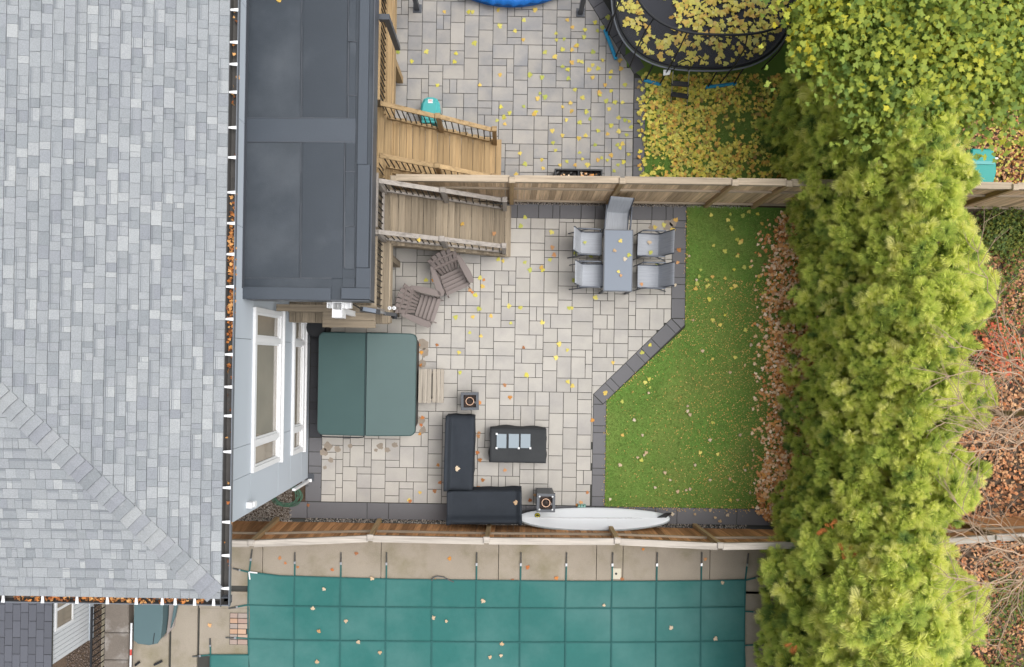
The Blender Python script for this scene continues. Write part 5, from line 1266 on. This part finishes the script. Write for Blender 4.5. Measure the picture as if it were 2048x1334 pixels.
pos = [tuple(P(R.uniform(1955,2075),R.uniform(185,370)))[:2]+(.03,) for _ in range(420)]
litter('yellow_leaf_scatter', pos, .065, M['yleaf'], .5, 8)
# single leaves
def leafmesh(name, m, curl):
    V, T = leaf_arr(curl); return fast(name, V, T, m)
LM = {(c, k): leafmesh('leaf', M[c], k) for c in ('yleaf','oleaf','tleaf') for k in (.12,.35)}
LEAVES = []
LAND = [(1040,0,'the blue tarp pool',0),(1225,100,'the trampoline foot',0),(1157,335,'the black planter',0),(1000,290,'the golden stair foot',0),(861,180,'the turquoise tub',0),(835,40,'the left pergola post',0),(1163,50,'the right pergola post',0),(1290,255,'the yellow leaf carpet',0),(1100,190,'the middle of the grey paving',0),
 (1236,520,'the dining table',1),(902,548,'the chair by the grey stairs',1),(843,611,'the chair by the hot tub',1),(864,771,'the slatted step',1),(939,803,'the fire column near the step',1),(920,900,'the sofa cover',1),(1035,892,'the covered low table',1),(1092,1006,'the fire column by the paddle board',1),(1015,480,'the grey stair foot',1),(1290,710,'the diagonal paving edge',1),(1080,640,'the middle of the pale paving',1),(582,990,'the green hose',1),(1355,430,'the corner by the middle fence',1),(830,850,'the lower hot tub corner',1),
 (1400,430,'the middle fence',2),(1400,560,'the dining set corner',2),(1540,560,'the leaf drift top',2),(1230,810,'the diagonal lawn corner',2),(1320,900,'the lawn centre',2),(1330,1020,'the paddle board fin',2),(1500,960,'the leaf drift foot',2),(1460,700,'the upper lawn middle',2),
 (560,1180,'the cover corner by the eave',3),(640,1300,'the lower left of the cover',3),(890,1230,'the loose strap',3),(1000,1300,'the lower middle of the cover',3),(1230,1200,'the skimmer lid',3),(1420,1260,'the hedge end of the cover',3),
 (570,1120,'the house eave',4),(890,1130,'the loose strap end',4),(1240,1130,'the cream skimmer lid',4),(1410,1110,'the hedge',4),(1060,1130,'the middle of the deck strip',4),(430,1250,'the brick patch',4)]
ORDN = ['nearest','second nearest','third nearest','fourth nearest','fifth nearest','sixth nearest','seventh nearest','eighth nearest','ninth nearest','tenth nearest','eleventh nearest','twelfth nearest','thirteenth nearest','fourteenth nearest','fifteenth nearest','sixteenth nearest','seventeenth nearest','eighteenth nearest','nineteenth nearest','twentieth nearest']
ORDN += ['%s nearest' % w for w in ('twenty-first','twenty-second','twenty-third','twenty-fourth','twenty-fifth','twenty-sixth','twenty-seventh','twenty-eighth','twenty-ninth','thirtieth')]
KIND = {'yleaf': 'yellow maple leaf', 'oleaf': 'orange brown leaf', 'tleaf': 'pale tan leaf'}
WHERE = ['on grey paving','on the patio','on the lawn','on the pool cover','on the concrete deck']
def place_leaf(u, v, z, c, label, group, sz):
    p = P(u, v, z); o = link(LM[(c, R.choice((.12,.35)))], 'maple_leaf' if c == 'yleaf' else 'dead_leaf', None, (p.x,p.y,z+.016), rot=(R.gauss(0,.14),R.gauss(0,.14),R.uniform(0,6.28)))
    s = sz*R.uniform(.75,1.2); o.scale = (s,s,s); return tag(o, label, 'leaf', group)
def leaf(u, v, z, c, label, group, sz=.062):
    sz *= 1.6
    if group is None: place_leaf(u, v, z, c, label, None, sz); return
    zone = 0 if 'upper' in group else 1 if 'lower patio' in group else 2 if 'lawn' in group else 3 if 'cover' in group else 4
    LEAVES.append((u, v, z, c, zone, group, sz))
def flush_leaves():
    cells = {}
    for L in LEAVES:
        k = min((q for q in LAND if q[3] == L[4]), key=lambda q: (q[0]-L[0])**2+(q[1]-L[1])**2)
        cells.setdefault((k, L[3]), []).append((math.hypot(k[0]-L[0], k[1]-L[1]), L))
    for (k, c), ls in cells.items():
        ls.sort(key=lambda t: t[0])
        for i, (d, L) in enumerate(ls): place_leaf(L[0], L[1], L[2], c, '%s %s, %s to %s' % (KIND[c], WHERE[L[4]], ORDN[i], k[2]), L[5], L[6])
up_l = [(747,18),(795,104),(853,104),(912,107),(937,24),(889,24),(945,24),(795,145),(824,123),(875,171),(909,124),(949,87),(1048,41),(1000,52),(1030,62),(1046,80),(996,20),(1023,8),(1070,20),(1112,67),(1113,80),(1125,99),(1128,78),(1144,100),(1135,40),(1145,55),(1168,74),(1152,91),(1186,104),(1155,90),(1190,45),(1195,62),(1125,133),(1144,125),(1157,122),(1164,124),(1136,139),(1178,140),(1196,137),(1222,144),(1242,137),(1220,155),(1137,157),(1110,114),(1075,197),(1080,187),(1090,194),(1048,213),(1002,214),(1019,226),(1008,235),(1010,248),(994,241),(1068,228),(1072,224),(1141,206),(1125,214),(1133,240),(1142,222),(1104,262),(1125,271),(1106,286),(1111,301),(1157,277),(1159,305),(1180,238),(1173,224),(1171,271),(1212,202),(1218,218),(1199,186),(1200,190),(1230,205),(1237,236),(1250,240),(1237,263),(1222,251),(1235,290),(1240,296),(1258,243),(1262,255),(1040,307),(1083,320),(1086,337),(1120,330),(1134,323),(1203,316),(1215,320),(1222,310),(1196,320),(1228,342),(1032,348),(1050,328),(1257,309),(1245,288),(1253,270),(1210,170),(1222,182),(1185,130),(1205,120),(1240,120),(1250,170),(1185,155),(1170,60),(1215,35),(1205,55),(1150,180),(1165,195),(1245,205),(1196,262),(1190,290),(1160,245),(1175,330),(1090,105),(1060,150),(1084,155),(1000,150),(960,170),(1215,268),(1247,324),(1236,330),(1165,318),(1150,330)]
for u, v in up_l: leaf(u, v, 0, 'yleaf', 'yellow maple leaf lying on the grey upper patio', 'yellow leaves on the upper patio')
lo_l = [(1050,435),(1103,465),(1042,452),(1185,500),(1182,512),(1100,520),(1050,525),(1152,507),(1060,540),(1085,540),(1083,535),(1148,560),(1191,595),(965,573),(951,590),(946,634),(1018,612),(1041,616),(911,634),(1138,616),(1144,616),(1022,646),(1084,645),(918,705),(940,665),(962,672),(1118,688),(1135,700),(1112,715),(1053,750),(1136,763),(1145,772),(1226,725),(1300,690),(1284,705),(958,618),(982,632),(997,519),(1006,522),(1000,448),(850,580),(852,560),(818,1000),(840,985),(760,1042),(1310,455),(1328,450),(1352,440),(1316,530),(960,556),(1345,460),(1210,785),(920,745)]
for u, v in lo_l: leaf(u, v, 0, 'yleaf', 'yellow green maple leaf lying on the pale lower patio', 'yellow leaves on the lower patio')
lo_o = [(960,805),(958,865),(957,872),(955,905),(960,920),(966,960),(957,975),(1076,980),(1083,986),(1070,990),(1060,1000),(1175,985),(1155,1010),(1010,940),(838,690),(843,705),(841,730),(840,750),(845,835),(843,850),(840,868),(968,560),(945,585),(940,580),(1108,510),(1105,495),(1047,695),(820,1002),(880,965),(876,930),(870,982),(1162,1005),(1355,525),(1358,500),(617,1010),(874,690),(1020,795),(1185,840),(1010,770),(866,560)]
for u, v in lo_o: leaf(u, v, 0, 'oleaf', 'curled orange brown leaf lying on the lower patio', 'orange leaves on the lower patio', .055)
for _ in range(34):
    v = R.uniform(420,600); u = R.uniform(1385,1540)
    leaf(u, v, .03, 'yleaf', 'yellow maple leaf on the grass near the middle fence', 'yellow leaves on the lawn by the fence', .055)
for (u,v) in ((1425,640),(1440,650),(1450,630),(1490,660),(1470,715),(1425,718),(1298,758),(1290,765),(1244,803),(1245,870),(1283,920),(1400,905),(1435,908),(1425,845),(1300,775),(1460,1000),(1495,930)):
    leaf(u, v, .03, 'yleaf', 'yellow maple leaf on the grass in the wide part of lawn', 'yellow leaves on the wide lawn', .05)
for (u,v) in ((1386,640),(1405,702),(1297,786),(1380,829),(1375,822),(1375,812),(1268,840),(1285,870),(1420,880),(1288,910),(1275,915),(1292,905),(1240,930),(1390,930),(1330,945),(1340,960),(1220,998),(1355,983),(1372,980),(1380,978),(1310,975),(1420,960),(1460,958),(1475,1000),(1490,940),(1500,985),(1505,900),(1480,870),(1460,745),(1515,650),(1502,690),(1420,1020),(1345,1028),(1430,1035),(1455,1030),(1440,1042),(1390,1028),(1350,570),(1378,512),(1393,560)):
    leaf(u, v, .03, 'tleaf', 'pale tan curled leaf lying on the lower lawn or its edging', 'tan leaves on the lawn', .045)
for (u,v,c,l) in ((1241,482,'yleaf','small yellow leaf on the slate dining table, nearest the head chair'),(1229,501,'tleaf','pale forked leaf on the slate dining table'),(1258,510,'yleaf','small green yellow leaf at the right edge of the dining table'),(1250,518,'tleaf','tiny tan leaf near the middle of the dining table'),(1237,543,'yleaf','larger yellow leaf on the dining table beside an orange one'),(1242,551,'oleaf','orange leaf on the dining table beside a yellow one')):
    leaf(u, v, .742, c, l, None, .05)
for (u,v,c,l) in ((1301,505,'yleaf','green yellow leaf on the upper right sling chair seat'),(1299,485,'tleaf','tan leaf on the upper right sling chair seat'),(1283,568,'oleaf','small orange leaf on the lower right sling chair seat'),(1170,485,'yleaf','yellow leaf on the upper left sling chair seat')):
    leaf(u, v, .43, c, l, None, .05)
for (u,v,z,c,l) in ((915,937,.61,'tleaf','pale leaf on the charcoal sofa cover running up the patio'),(1031,1005,.64,'tleaf','pale leaf on the charcoal sofa cover along the fence'),(558,0,4.02,'yleaf','yellow leaf on the dark porch roof near the top edge'),(820,337,1.0,'yleaf','yellow leaf on the golden stairs, nearer the deck'),(918,305,.6,'yleaf','yellow leaf on the golden stairs, nearer the patio'),(925,448,.75,'yleaf','yellow leaf on the weathered grey stairs'),(988,467,.32,'oleaf','curled brown leaf on the lowest treads of the grey stairs'),(838,480,2.1,'yleaf','yellow green leaf caught in the grey stair railing')):
    leaf(u, v, z, c, l, None, .06)
for (u,v) in ((966,1202),(1004,1287),(867,1235),(638,1262),(634,1323),(717,1284),(692,1242),(893,1242),(1002,1311),(1342,1255),(1445,1165),(1431,1277),(980,1314),(744,1157),(648,1178),(626,1216),(1208,1210),(760,1305)):
    leaf(u, v, .03, 'tleaf', 'pale tan leaf lying on the teal pool cover', 'tan leaves on the pool cover', .055)
for (u,v) in ((560,1116),(571,1126),(596,1134),(713,1107),(665,1139),(899,1117),(1055,1134),(1113,1156),(1244,1158),(1286,1098),(1410,1118),(870,1160),(1025,1160),(420,1250)):
    leaf(u, v, .005, 'oleaf', 'reddish brown leaf lying on the concrete pool deck', 'brown leaves on the pool deck', .05)

flush_leaves()

b = MB()
for (u,v,r) in ((648,905,.10),(655,893,.12),(675,898,.08),(662,920,.07),(700,892,.06),(760,893,.09),(775,900,.07),(790,890,.08),(752,900,.05),(846,690,.14),(850,705,.12),(845,728,.10),(843,840,.10),(846,860,.09),(650,935,.05),(1335,452,.14),(1347,446,.10),(1302,455,.06)):
    p = P(u,v); n = 14; b.add([(p.x+math.cos(2*PI*k/n)*r*R.uniform(.6,1.15), p.y+math.sin(2*PI*k/n)*r*R.uniform(.6,1.15), .0045) for k in range(n)], [tuple(range(n))])
b.build('stain', mat('damp_stain', S(158,146,132), .8, n1=(9,.25), n2=(40,.2)), low, kind='stuff')

pos = [(R.uniform((X0+X1)/2+.05,X1-.05), R.uniform(Y0+.03,Y1-.02), .25+R.uniform(0,.03)) for _ in range(40)]+[(R.uniform(X0+.05,(X0+X1)/2), R.uniform(Y0+.03,Y1-.02), .25) for _ in range(7)]
litter('planter_leaves', pos, .06, M['litter'], .5, 9)
